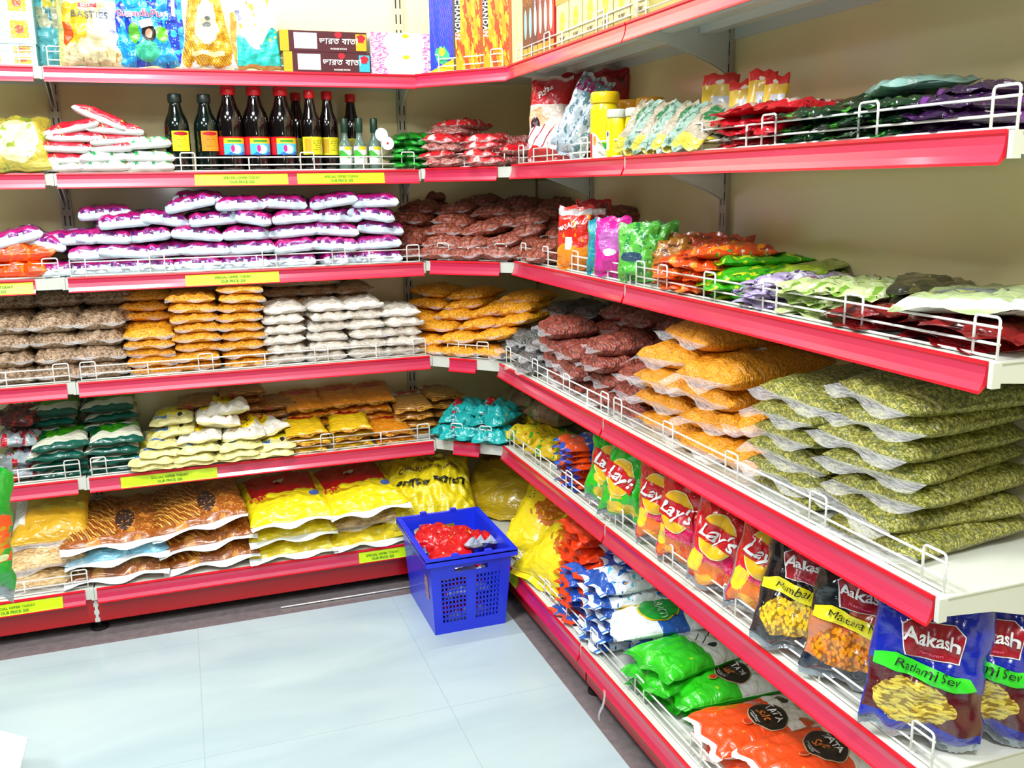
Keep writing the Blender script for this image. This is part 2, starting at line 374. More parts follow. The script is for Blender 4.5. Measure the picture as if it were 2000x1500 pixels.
def shelf(side, k, s0, s1, lab, loops=None, posts=None, guard=True, strip=(0.008, 0.008), caps=(1, 1), gr=(0.015, 0.015), labels=()):
    d = (DL if side == 'L' else DR)[k]; Z = (ZL if side == 'L' else ZR)[k]
    if side == 'L': root = empty('shelf', (s0, -d, Z)); L = s1-s0
    else: root = empty('shelf', (-d, s1, Z), (0, 0, -pi/2)); L = s1-s0
    # local x 0..L (for R it starts at the far end and comes nearer), local y 0..d towards the wall
    dd = d-BT-.001
    mb = MB(); mb.box(0.002, 0.001, -0.003, L-.002, dd, -0.0005); mb.box(0.002, 0.001, -0.034, L-.002, 0.0035, -0.003)
    mb.box(0.002, dd-.003, -0.03, L-.002, dd, -.003); mb.box(0.01, 0.0035, -.034, L-.01, 0.02, -.0315)
    for f in (0.33, 0.66): mb.box(0.01, d*f-.015, -.02, L-.01, d*f+.015, -.003)
    mb.obj('board', [M['white']], root)
    mb = MB(); mb.sweep([(a, b) for a, b in STRIP], (strip[0], 0, 0), (L-strip[1], 0, 0), (0, -1), STRIP_M)
    mb.obj('price_strip', [M['red'], M['strip']], root)
    for i, c in enumerate(caps):
        if c:
            mb = MB(); x = 0.0 if i == 0 else L
            mb.box(0.0005 if i == 0 else x-.0085, -0.003, -0.036, .0085 if i == 0 else x-.0005, 0.012, -0.001); mb.obj('end_clip', [M['white']], root)
    bm_ = bracket_mesh(dd)
    for x in (0.006, L-.006): link('bracket', bm_, root, (x, 0, 0))
    if guard:
        g = guard_mesh(L-gr[0]-gr[1], loops, posts or [])
        link('wire_guard', g, root, (gr[0], 0.018, 0))
    for (x0, x1, txt) in labels:
        mb = MB(); mb.sweep([(0.0052, -0.0085), (0.0058, -0.018), (0.0092, -0.030), (0.0140, -0.0405), (0.0132, -.0405), (0.0045, -0.0085)], (x0, 0, 0), (x1, 0, 0), (0, -1))
        lb = mb.obj('price_label', [M['yellow_label']], root); lb['label'] = 'yellow paper price label'
        w = x1-x0
        def sf(x, y, off): return ((x0+x1)/2+x, -0.0075-off-(0.0 if y > 0 else -y*0.35)-.001, -0.024+y)
        for j, ln in enumerate(txt):
            art('lettering', text2d(ln, 0.0105, 0.02), sf, M['green_ink'], lb, at=(0.0, 0.005-0.0125*j), off=0.002)
    tag(root, lab, 'shelf', 'rack shelves'); return root
ORD = ['first', 'second', 'third', 'fourth', 'fifth', 'sixth', 'seventh', 'eighth', 'ninth', 'tenth', 'eleventh', 'twelfth', 'thirteenth', 'fourteenth']
def xs(px, k, py=None): return PY(px, py or 500, -DL[k]).x
TXT = ['SPECIAL OFFER TODAY', 'OUR PRICE: 205']
lab_px = {1: [(380, 562), (580, 750)], 2: [(362, 545)], 4: [(235, 425)], 5: [(700, 792)]}
names = ['top', 'second', 'third', 'fourth', 'fifth', 'bottom']
below = ['zip bags and dark boxes', 'dark bottles', 'purple detergent packs', 'yellow and white pulse packs', 'pasta and rice packs', 'flour sacks']
for k in range(6):
    z = ZL[k]
    L_ = W
    labs = []
    for a, b in lab_px.get(k, []):
        pyk = [None, 350, 545, 0, 930, 1085][k]
        labs.append((xs(a, k, pyk)-xl, xs(b, k, pyk)-xl, TXT))
    loops = [0.022, 0.36, 0.72, W-.03-.022] if k != 2 else [0.022, 0.245, 0.58, 0.80, W-.03-.022]
    shelf('L', k, xl, xa, names[k]+' shelf of the left rack, holding '+below[k], loops, [0.19, 0.54, 0.9], guard=(k < 5), labels=labs,
          strip=((0.008, 0.008) if k else (0.004, 0.0)), caps=(1, 1) if k else (1, 0))
    labs2 = []
    if k == 2: labs2 = [(W-.30, W-.085, TXT)]
    if k == 5: labs2 = [(W-.34, W-.085, TXT)]
    shelf('L', k, xl-W, xl, names[k]+' shelf at the far left edge of the left rack', [0.022, 0.36, 0.72, W-.03-.022], [0.19, 0.54, 0.9], labels=labs2,
          strip=(0.01, 0.08 if k == 2 else 0.024), caps=(0, 1))
belowr = ['incense and soap boxes', 'yellow jars and masala packets', 'upright snack pouches', 'brown pulse packs', 'green crisp bags', 'large yellow flour sacks']
belowr2 = ['', 'dark green and purple packets', 'flat noodle and green packets', 'green mung packs', 'red crisp and snack mix bags', 'white, green and orange salt packs']
for k in range(6):
    n1 = 3
    lo1 = [0.022, 0.21, 0.43, W1-.03-.022-.16, W1-.03-.022] if k in (2,) else [0.022, 0.26, 0.5, W1-.03-.022]
    if k == 0: lo1 = [0.022, 0.25, 0.60]
    lo2 = [0.022, 0.13, 0.33, 0.54, 0.77, W2-.03-.022] if k == 2 else [0.022, 0.27, 0.52, 0.78, W2-.03-.022]
    l5 = [(0.10, 0.33, TXT)] if k == 5 else []
    shelf('R', k, -B-W1, -B, names[k]+' shelf of the right rack next to the corner, holding '+belowr[k], lo1, [0.13, 0.36, 0.64], strip=(0.008, 0.004) if k else (0, 0), caps=(1, 1) if k else (0, 0), labels=l5)
    shelf('R', k, -B-W1-W2, -B-W1, (names[k]+' shelf of the near right rack, holding '+belowr2[k]) if k else 'top shelf of the near right rack, mostly above the picture', lo2, [0.45] if k in (1,) else [], strip=(0.006, 0.012), caps=(0, 1))
# corner shelves: five-sided board with a short diagonal front
for k in range(6):
    root = empty('corner_shelf', (0, 0, (ZL[k]+ZR[k])/2))
    p0 = Vector((-A+.001, -DL[k], 0)); p1 = Vector((-DR[k], -B+.001, 0)); dv = (p1-p0); Ld = dv.length; t = dv.normalized(); nrm = Vector((-t.y, t.x, 0))
    if nrm.x > 0: nrm = -nrm
    out = nrm if nrm.dot(Vector((-1, -1, 0))) > 0 else -nrm
    pts = [(-A+.001, -BT-.001), (-A+.001, -DL[k]+.001), (-DR[k]+.001, -B+.001), (-BT-.001, -B+.001), (-BT-.001, -BT-.001)]
    mb = MB(); mb.prism(pts, -.004, -.001); mb.obj('board', [M['white']], root)
    ib = p0-out*.001; ic = p1-out*.001
    mb = MB(); mb.sweep([(0, -.004), (0, -.034), (-.003, -.034), (-.003, -.004)], ib, ic, (out.x, out.y)); mb.obj('front_flange', [M['white']], root)
    if k < 5:
        a_, b_ = ((0.02, 0.05) if k in (1, 2) else (0.07, 0.085)) if k else (0.0, 0.0)
        if k == 0: a_, b_ = 0.0, 0.0
        q0 = p0+t*a_; q1 = p1-t*b_
        mb = MB(); mb.sweep(STRIP, q0, q1, (out.x, out.y), STRIP_M); mb.obj('price_strip', [M['red'], M['strip']], root)
        gl = Ld-.10 if k in (3, 4) else Ld-.07
        g = guard_mesh(gl, [0.022, gl-.022], [gl*.45])
        q = p0+t*((Ld-gl)/2)-out*.02
        link('wire_guard', g, root, q, (0, 0, math.atan2(t.y, t.x)))
    tag(root, names[k]+' shelf in the corner between the two racks', 'shelf', 'corner shelves')
# kick plates, feet, joint straps
def kick(side, s0, s1, lab):
    mb = MB()
    if side == 'L': mb.box(s0+.004, -DL[5]+.012, 0.035, s1-.004, -DL[5]+.016, ZL[5]-.034)
    else: mb.box(-DR[5]+.012, s0+.004, 0.035, -DR[5]+.016, s1-.004, ZR[5]-.034)
    tag(mb.obj('kick_plate', [M['kick']]), lab, 'kick plate', 'red kick plates')
kick('L', xl-W, xl, 'red kick plate under the far left bottom shelf')
kick('L', xl, xa, 'long red kick plate below the rice and flour sacks')
kick('R', -B-W1, -B, 'red kick plate right of the blue basket')
kick('R', -B-W1-W2, -B-W1, 'red kick plate below the salt packs')
kick('L', xa, -DR[5]+0.01, 'short red kick plate in the corner behind the blue basket')
def foot(x, y, lab):
    vs, fs = lathe([(0.026, 0), (0.026, 0.006), (0.010, 0.012), (0.008, 0.014), (0.008, 0.05)], 16)
    o = link('levelling_foot', new_mesh('levelling_foot', vs, fs, [M['black']], smooth=False), None, (x, y, 0))
    tag(o, lab, 'foot', 'rack levelling feet')
foot(xl, -DL[5]+.045, 'black levelling foot under the joint of the left kick plates')
foot(xa, -DL[5]+.06, 'black levelling foot behind the blue basket')
foot(-DR[5]+.045, -B-W1, 'black levelling foot under the right kick plate joint')
mb = MB()
for i in range(6): mb.box(-.004 if i % 2 else -.007, -.003, 0.035+i*.0125, .004 if i % 2 else .007, 0, 0.0475+i*.0125)
tag(mb.obj('joint_strap', [M['white']], None, (xl, -DL[5]+.011, 0)), 'notched white strap between the two left kick plates', 'strap')
# loose guard lying on the floor before the left kick plate
p = PZ(560, 1233, 0.0); q = PZ(800, 1190, 0.0)
g = guard_mesh(0.42, [], [0.12, 0.3], (0.007, 0.008))
o = link('wire_rod', g, None, (p.x, p.y+.012, 0.0), (0, 0, math.atan2(q.y-p.y, q.x-p.x))); o.rotation_euler = (RAD(-86), 0, 0.0); o.location = (p.x, -0.515, 0.004)
tag(o, 'thin loose wire rail lying on the dark floor band', 'wire rail')
# curled tape hanging from the lower right price strip
mb = MB(); pts = []
for i in range(14):
    tt = i/13; pts.append((-DR[5]-.016-.012*sin(tt*2.2), PX(1193, 1320, -DR[5]).y-.01*sin(tt*5), ZR[5]-.03-.085*tt))
V = []; F_ = []
for i, pnt in enumerate(pts): V += [(pnt[0], pnt[1]-.005, pnt[2]), (pnt[0], pnt[1]+.005, pnt[2])]
F_ = [(2*i, 2*i+1, 2*i+3, 2*i+2) for i in range(13)]
tag(link('tape_strip', new_mesh('tape_strip', V, F_, [M['clear_tape']], smooth=True)), 'curled clear tape hanging from the lower right price strip', 'tape')
# ------------------------------------------------------------------ packs
def proj(p):
    d = Vector(p)-CAM; z = d.dot(_f); return (1000+FPX*d.dot(_r)/z, 750-FPX*d.dot(_u)/z)
_ct = {}
for k in range(6):
    p0 = Vector((-A, -DL[k], 0)); p1 = Vector((-DR[k], -B, 0)); t = (p1-p0).normalized()
    _ct[k] = ((p0+p1)/2, t, Vector((-t.y, t.x, 0)), math.atan2(t.y, t.x), (ZL[k]+ZR[k])/2)   # middle of the front, along, inward
def base(side, k, s, v, z=0.0):
    """shelf coordinates -> world point and heading; s along the shelf, v inward from its front lip"""
    if side == 'L': return Vector((s, -DL[k]+v, ZL[k]+z)), 0.0
    if side == 'R': return Vector((-DR[k]+v, s, ZR[k]+z)), -pi/2
    m, t, n, a, zz = _ct[k]; p = m+t*s+n*v; return Vector((p.x, p.y, zz+z)), a
def at(side, k, px, py, v):
    """where the ray through a point of the photo meets the upright plane v behind the shelf front"""
    if side == 'L': return PY(px, py, -DL[k]+v)
    if side == 'R': return PX(px, py, -DR[k]+v)
    m, t, n, a, zz = _ct[k]; d = _ray(px, py); o = m+n*v; return CAM+d*((o-CAM).dot(n)/d.dot(n))
def s_of(side, k, px, v=0.05, z=0.02):
    lo, hi = {'L': (-2.9, 0.0), 'R': (-3.2, 0.0), 'C': (-.5, .5)}[side]
    f = lambda s: proj(base(side, k, s, v, z)[0])[0]-px
    a, b = lo, hi; fa = f(a)
    for _ in range(40):
        m = (a+b)/2; fm = f(m)
        if (fa < 0) == (fm < 0): a, fa = m, fm
        else: b = m
    return (a+b)/2
class Pack:
    """a product design: one body mesh and the meshes of its parts, placed as often as needed"""
    def __init__(s, me, surf=None, l=0, h=0, w=0): s.me = me; s.parts = []; s.surf = surf; s.l = l; s.h = h; s.w = w
    def art(s, name, shape, m, at=(0, 0), rot=0, off=0.0012, label=None, surf=None):
        sf = surf or s.surf; c, sn = cos(rot), sin(rot); V = [sf(at[0]+x*c-y*sn, at[1]+x*sn+y*c, off) for x, y in shape[0]]
        s.parts.append((name, new_mesh(name, V, shape[1], [m], None, None, True), label, None)); return len(s.parts)-1
    def sub(s, name, me, label=None, parent=None): s.parts.append((name, me, label, parent)); return len(s.parts)-1
    def make(s, name, label, cat, group=None):
        r = link(name, s.me); os_ = []
        for nm, me, lb, pr in s.parts:
            o = link(nm, me, r if pr is None else os_[pr]); os_.append(o)
            if lb: o['label'] = lb
        tag(r, label, cat, group); return r
def bag(w, l, h, seed=0, mats=None, pu=3.0, pv=3.0, au=0.5, av=0.5, wr=0.05, front=None, seal=0.0, taper=0.0, nu=18, nv=20, wrf=14, waist=0.06, crinkle=0.004, rimh=0.42, frontcut=0.955, fh=0.6, gusset=None):
    """a filled film bag lying on its back: width along x, length along y, face up. Returns a Pack with its face surface."""
    rnd = random.Random(seed); off = Vector((seed*7.3, seed*3.1, seed*1.7)); ph = rnd.random()*6
    pf = front or pv
    def T(u, v):
        p = pf if v < 0 else pv
        return max(0.0, 1-abs(u)**pu)**au*max(0.0, 1-abs(v)**p)**av
    def wf(v): return (1-waist*(1-v*v))*(1-taper*(v+1)/2)
    def outline(u, v):
        e = crinkle*noise.noise(Vector((u*3, v*3, 5))+off)
        return (w/2*u*wf(v)+e*abs(u), l/2*v+e*1.5*abs(v)+crinkle*.8*sin(u*7+ph)*abs(v)**6)
    def top(u, v):
        t = T(u, v); n_ = noise.noise(Vector((u*wrf*.12*w/.15, v*wrf*.12*l/.2, 0))*2.2+off)
        n2 = noise.noise(Vector((u*6, v*6, 3))+off); end = abs(v)**3
        z = h*(rimh+(1-rimh)*t)+wr*h*(n_*2.6*t**.5+n2*.9*t**.4)+wr*h*1.6*sin(u*11+ph+n2*2)*end*t**.7
        return max(z, h*rimh*.8)
    def bot(u, v):
        t = T(u, v); return max(0.0, h*rimh*(1-min(1, t*1.5)))
    V = []; UV = []; F = []; I = []
    us = [-cos(pi*i/nu) for i in range(nu+1)]; vs = [-cos(pi*j/nv) for j in range(nv+1)]
    for fn, side in ((top, 0), (bot, 1)):
        for v in vs:
            for u in us:
                x, y = outline(u, v); V.append((x, y, fn(u, v))); UV.append(((u+1)/2, (v+1)/2))
    N = (nu+1)*(nv+1)
    for j in range(nv):
        for i in range(nu):
            a = j*(nu+1)+i; b = a+1; c = a+nu+2; d = a+nu+1
            vm = (vs[j]+vs[j+1])/2; um = (us[i]+us[i+1])/2
            fm = 1 if (front and vm < -.7 and (top(um, vs[j])+top(um, vs[j+1]))/2 < h*fh) else (1 if (gusset and abs(um) > gusset) else 0)
            F.append((a, b, c, d)); I.append(fm); F.append((a+N, d+N, c+N, b+N)); I.append(1)
    # weld rim by side faces
    rim = [i for i in range(nu+1)]+[j*(nu+1)+nu for j in range(1, nv+1)]+[nv*(nu+1)+i for i in range(nu-1, -1, -1)]+[j*(nu+1) for j in range(nv-1, 0, -1)]
    for q in range(len(rim)):
        a, b = rim[q], rim[(q+1) % len(rim)]; F.append((a, a+N, b+N, b)); I.append(1)
    if seal:
        for sv in ((-1, 1) if seal > 0 else (1,)):
            j0 = 0 if sv < 0 else nv; st = len(V); sl = abs(seal)
            for row in (0, .5, 1):
                for i, u in enumerate(us):
                    x, y = outline(u, sv); z = h*rimh*.9+row*sl*.25*sin(u*5+ph)-row*sl*.12
                    V.append((x*(1-.02*row), y+sv*sl*row+.001*sin(u*60), max(0.0004, z))); UV.append(((u+1)/2, 1.0 if sv > 0 else 0.0))
            for rw in (0, 1):
                for i in range(nu):
                    a = st+rw*(nu+1)+i; F.append((a, a+1, a+nu+2, a+nu+1)); I.append(2)
    me = new_mesh('pack', V, F, mats or [], I, UV, True)
    def surf(x, y, o=0.0):
        v = max(-.99, min(.99, y/(l/2))); u = max(-.99, min(.99, x/(w/2*wf(v))))
        z = top(u, v); e = .02
        zu = (top(min(.999, u+e), v)-top(max(-.999, u-e), v))/(2*e*w/2); zv = (top(u, min(.999, v+e))-top(u, max(-.999, v-e)))/(2*e*l/2)
        n_ = Vector((-zu, -zv, 1)).normalized(); return (x+n_.x*o, y+n_.y*o, z+n_.z*o)
    return Pack(me, surf, l, h, w)
def boxpack(w, d, h, mats, bev=0.0015, uv=True):
    """carton standing upright, front face towards -y, print coordinates on the front"""
    V = []; F = []; I = []; UV = []
    def quad(ps, mi, uvs=((0, 0), (1, 0), (1, 1), (0, 1))):
        o = len(V); V.extend(ps); UV.extend(uvs); F.append((o, o+1, o+2, o+3)); I.append(mi)
    x, y = w/2, d/2
    quad([(-x, -y, 0), (x, -y, 0), (x, -y, h), (-x, -y, h)], 0)
    quad([(x, -y, 0), (x, y, 0), (x, y, h), (x, -y, h)], 1); quad([(-x, y, 0), (-x, -y, 0), (-x, -y, h), (-x, y, h)], 1)
    quad([(x, y, 0), (-x, y, 0), (-x, y, h), (x, y, h)], 1)
    quad([(-x, -y, h), (x, -y, h), (x, y, h), (-x, y, h)], 1); quad([(-x, y, 0), (x, y, 0), (x, -y, 0), (-x, -y, 0)], 1)
    me = new_mesh('carton', V, F, mats, I, UV)
    return Pack(me, lambda a, b, o=0.0: (a, -y-o, b), 0, h, w)
def lay(o, pos, head, yaw=0, tilt=0, nose=0):
    """lying pack: yaw about up, tilt = right side up (degrees), nose = front edge down (degrees)"""
    o.location = pos; o.rotation_euler = Euler((RAD(nose), RAD(-tilt), head+RAD(yaw)), 'XYZ'); return o
def stand(o, pk, pos, head, yaw=0, lean=8, roll=0):
    """pack stood on its lower edge, face outward, leaning back"""
    R_ = Matrix.Rotation(head+RAD(yaw), 3, 'Z') @ Matrix.Rotation(RAD(90-lean), 3, 'X') @ Matrix.Rotation(RAD(roll), 3, 'Z')
    zmin = min((R_ @ v.co).z for v in pk.me.vertices); o.rotation_euler = R_.to_euler()
    o.location = (pos.x, pos.y, pos.z-zmin+.0005) if isinstance(pos, Vector) else pos; return o
def nth(i): return ORD[i] if i < len(ORD) else str(i+1)+'th'
RND = random.Random(11)
def column(side, k, s, v, packs, n, pitch, what, where, cat, name, group, z0=0.0, jx=.006, jyaw=5, jt=2, nose=0, dv=0.0, yaw=0):
    if k < 5 or side == 'R': v = max(v, packs[0].l/2+.028)
    for i in range(n):
        pk = packs[RND.randrange(len(packs))]
        if n == 1: lab = '%s, %s' % (what, where)
        elif i == n-1: lab = '%s, topmost of %s' % (what, where)
        elif i == 0: lab = '%s, lowest of %s' % (what, where)
        else: lab = '%s, %s from bottom of %s' % (what, nth(i), where)
        o = pk.make(name, lab, cat, group)
        p, a = base(side, k, s+RND.uniform(-jx, jx), v+RND.uniform(-jx, jx)+dv*i, z0+i*pitch+.0006)
        lay(o, p, a, yaw+RND.uniform(-jyaw, jyaw), RND.uniform(-jt, jt), nose)
def heap(side, k, rows, packs, what, where, cat, name, group, jyaw=8):
    """rows: list of (v, [(px, py, tilt, yaw?)...]) from the bottom row up; centre of each pack seen in the photo"""
    for r, (v, items) in enumerate(rows):
        for c, it in enumerate(items):
            pk = packs[(r*3+c*5+(r*c)) % len(packs)]
            if len(it) > 4: pk = it[4]
            rr = ('%s row up' % nth(r)) if len(rows) > 1 else ''
            lab = '%s, %s from left%s, %s' % (what, nth(c), (', '+rr) if rr else '', where)
            o = pk.make(name, lab, cat, group); p = at(side, k, it[0], it[1], v)
            zz = _ct[k][4] if side == 'C' else (ZL[k] if side == 'L' else ZR[k])
            tl = it[2] if len(it) > 2 else 0
            zb = zz+.001+abs(sin(RAD(tl)))*pk.w*.45
            p.z = max(zb, p.z-pk.h/2*cos(RAD(tl)))
            a = base(side, k, 0, 0)[1]
            lay(o, p, a, (it[3] if len(it) > 3 else 0)+RND.uniform(-jyaw, jyaw), tl)
# ================================================================== LEFT RACK
# ---- peanuts, beans, lentils in clear bags
FILM = film_mat('clear_bag_film', 0.27)
def clear_packs(w, l, h, mt, n=3, seal=.02, **kw): return [bag(w, l, h, s_*3+1, [mt, mt, FILM], seal=seal, wr=.10, pu=3.2, pv=3.4, **kw) for s_ in range(n)]
m_bean = grain_mat('brown_beans', '#8a6a4a', '#b99a78', 150, .5)
m_yel = grain_mat('yellow_split_peas', '#f29a04', '#fcb414', 190, .45, dark='#a05a00')
m_dal = grain_mat('orange_lentils', '#e68e00', '#f6a810', 330, .5, dark='#a85800')
m_semo = grain_mat('pale_semolina', '#e6dac6', '#f6eee0', 320, .55, dark='#d0c0a4')
m_tan = grain_mat('tan_rice', '#a47a4c', '#bc9468', 300, .45)
m_pnut = grain_mat('red_brown_peanuts', '#8a3a24', '#b05c40', 110, .6, (1, .7, 1), '#3a0d06')
m_rajma = grain_mat('dark_red_kidney_beans', '#7c2c1c', '#a24a34', 110, .6, (1, .7, 1), '#2c0805')
m_black = grain_mat('grey_black_gram', '#4c4c4a', '#7e7e78', 200, .65, dark='#101010')
m_dark = grain_mat('dark_pulses', '#2c241e', '#4a3c30', 180, .5, dark='#0a0806')
m_mung = grain_mat('green_mung_beans', '#5a6212', '#b2ac48', 250, .75, dark='#2c3006')
P_bean = clear_packs(.148, .20, .054, m_bean); P_yel = clear_packs(.15, .19, .033, m_yel, 4); P_yel2 = clear_packs(.145, .19, .031, m_yel, 3)
P_semo = clear_packs(.135, .19, .036, m_semo, 4); P_tan = clear_packs(.14, .18, .036, m_tan, 2); P_cy = clear_packs(.15, .17, .036, m_yel, 4)
P_pn = clear_packs(.14, .18, .048, m_pnut, 4); P_raj = clear_packs(.15, .155, .05, m_rajma, 4, .022); P_blk = clear_packs(.14, .2, .045, m_black, 3, .03)
P_drk = clear_packs(.15, .18, .05, m_dark, 2, .02); P_dal = clear_packs(.185, .25, .056, m_dal, 4, .03); P_mung = clear_packs(.2, .26, .042, m_mung, 5, .03)
g = 'clear bags of brown beans'
for i, px in enumerate((30, 122, 208)):
    column('L', 3, s_of('L', 3, px, .12), .12, P_bean, 4, .049, 'clear brown bean bag', ORD[i]+' front bean stack from left, fourth shelf', 'pulse bag', 'bean_bag', g, dv=.006)
    column('L', 3, s_of('L', 3, px+14, .215), .235, P_bean, 5, .053, 'clear brown bean bag', ORD[i]+' rear bean stack from left, fourth shelf', 'pulse bag', 'bean_bag', g)
g = 'clear bags of yellow split peas'
column('L', 3, s_of('L', 3, 303, .1), .10, P_yel, 5, .0285, 'yellow split pea bag', 'short yellow stack nearest the beans', 'pulse bag', 'split_pea_bag', g, nose=3, jx=.01)
column('L', 3, s_of('L', 3, 298, .215), .225, P_yel, 8, .031, 'yellow split pea bag', 'rear yellow stack beside the beans', 'pulse bag', 'split_pea_bag', g)
column('L', 3, s_of('L', 3, 388, .11), .11, P_yel, 8, .0305, 'yellow split pea bag', 'middle of the three yellow stacks', 'pulse bag', 'split_pea_bag', g, jx=.009)
column('L', 3, s_of('L', 3, 477, .11), .11, P_yel2, 9, .0295, 'yellow split pea bag', 'tall yellow stack beside the white semolina', 'pulse bag', 'split_pea_bag', g, jx=.009)
g = 'clear bags of white semolina'
for i, (px, n) in enumerate(((556, 6), (637, 6), (710, 6), (783, 5))):
    column('L', 3, s_of('L', 3, px, .11), .11, P_semo, n, .0325, 'white semolina bag', ORD[i]+' white stack from left, fourth shelf', 'semolina bag', 'semolina_bag', g, jx=.007)
g = 'clear bags of tan rice'
for i, px in enumerate((560, 625, 690)):
    column('L', 3, s_of('L', 3, px, .2), .235, P_tan, (8, 8, 7)[i], .034, 'tan rice bag', ORD[i]+' tan stack behind the white semolina', 'rice bag', 'rice_bag', g)
heap('C', 3, [(.09, [(845, 683, 0), (915, 683, 1), (985, 682, -2)]), (.10, [(840, 660, 2), (912, 655, 4), (985, 648, 9)]),
     (.14, [(872, 632, 0), (955, 628, 8), (1020, 622, 12)]), (.18, [(832, 612, -8), (905, 610, 2), (965, 606, 14), (1025, 600, 10)]),
     (.22, [(853, 588, -3), (925, 590, 8), (1000, 592, 12)]), (.24, [(858, 565, -4), (930, 572, 6), (1035, 578, 0)])],
     P_cy, 'yellow split pea bag', 'corner heap, fourth shelf', 'pulse bag', 'split_pea_bag', 'yellow split pea bags heaped in the corner')
# ---- purple and white detergent packs, third shelf
m_pur = print_mat('magenta_purple_print', '#7a1478', [('spots', 7, .55, '#a860b8'), ('spots', 13, .58, '#4a1058'), ('rect', 0, .04, 1, .3, '#b4006c'), ('rect', .15, .36, .85, .44, '#e0b8ec')], .3, .5)
m_lilw = simple('white_pack_end', '#cfe0ea', .3, coat=.4, bump=(30, .3))
P_det = [bag(.155, .2, .044, s_*5+2, [m_pur, m_lilw, m_lilw], front=9, pv=3, pu=4.5, au=.42, wr=.06, frontcut=.93, rimh=.3, seal=-.02, crinkle=.008) for s_ in range(5)]
cols = [(92, 1, 0), (165, 3, .0), (232, 4, 0), (314, 4, 0), (402, 5, 0), (488, 5, 0), (572, 5, 0), (655, 5, 0), (738, 5, 0)]
for i, (px, n, z) in enumerate(cols):
    s0 = s_of('L', 2, px, .12)
    for j in range(n):
        pk = P_det[RND.randrange(5)]; sh = .035*((j % 2)-.5) if i < 6 else RND.uniform(-.008, .008)
        pos_ = 'lowest' if j == 0 and n > 1 else ('topmost' if j == n-1 else nth(j)+' up')
        o = pk.make('detergent_pack', 'purple and white detergent pack, %s in %s column from left, third shelf' % (pos_, nth(i)), 'detergent', 'purple detergent packs piled on the third shelf')
        pz = j*.0455+.001; tl = RND.uniform(-9, 9)*(0.4+.25*j) if j else RND.uniform(-1, 1)
        p, a = base('L', 2, s0+sh+RND.uniform(-.012, .012), .12+RND.uniform(-.01, .012), pz+abs(sin(RAD(tl)))*.03); lay(o, p, a, RND.uniform(-16, 16), tl)
o = P_det[1].make('detergent_pack', 'purple and white detergent pack draped over the orange bag, far left', 'detergent', 'purple detergent packs piled on the third shelf')
p = at('L', 2, 35, 475, .11); lay(o, p, 0, 6, 14)
o = P_det[3].make('detergent_pack', 'purple and white detergent pack sloping down right of the orange bag', 'detergent', 'purple detergent packs piled on the third shelf')
p = at('L', 2, 88, 482, .13); lay(o, p, 0, -6, -12)
o = P_det[2].make('detergent_pack', 'purple detergent pack with grey shadowed top, highest at left of the pile', 'detergent', 'purple detergent packs piled on the third shelf')
p = at('L', 2, 206, 428, .16); lay(o, p, 0, 3, 2)
o = P_det[0].make('detergent_pack', 'purple detergent pack lying alone on top of the pile under the bottles', 'detergent', 'purple detergent packs piled on the third shelf')
p = at('L', 2, 392, 400, .15); lay(o, p, 0, -4, -2)
m_orb = print_mat('orange_bag', '#f04a00', [('spots', 9, .56, '#ff7a10')], .35, .4)
for j, lb in enumerate(('lower orange bag at left end of the third shelf', 'upper orange bag under the purple packs, far left')):
    pk = bag(.19, .18, .06, 3+j, [m_orb, m_orb, m_orb], wr=.14, seal=-.02)
    o = pk.make('orange_bag', lb, 'bag', 'orange bags'); p = at('L', 2, 42, 515 if j == 0 else 495, .1); p.z = ZL[2]+.001+j*.05; lay(o, p, 0, -8+12*j, 0)
# ---- peanuts in the corner of the third shelf, continuing round to the right
heap('C', 2, [(.09, [(800, 496, 0), (868, 492, 2), (930, 492, 0), (985, 492, -4)]), (.11, [(806, 468, -3), (880, 470, 3), (935, 474, 6), (1000, 470, 10)]),
     (.15, [(815, 455, -8), (885, 448, 0), (960, 445, 10), (1040, 452, 14)]), (.2, [(815, 425, -5), (900, 430, -6), (985, 435, 10), (1050, 430, 8)]),
     (.26, [(835, 405, -2), (905, 408, 4), (975, 412, 3), (1035, 418, 0), (1095, 415, -6)]), (.34, [(850, 385, 4), (940, 395, 4), (1020, 398, 0), (1100, 400, -4)])],
     P_pn, 'clear red peanut bag', 'corner heap, third shelf', 'peanut bag', 'peanut_bag', 'clear peanut bags heaped in the corner')
heap('R', 2, [(.08, [(1040, 500, 0), (1085, 506, 2)]), (.12, [(1060, 478, 8), (1105, 480, 4)]), (.2, [(1130, 455, 0), (1170, 430, 4)]), (.22, [(1100, 440, 0), (1200, 420, 0)])],
     P_pn, 'clear peanut bag', 'peanuts behind the upright pouches', 'peanut bag', 'peanut_bag', 'peanut bags near the right rack corner')
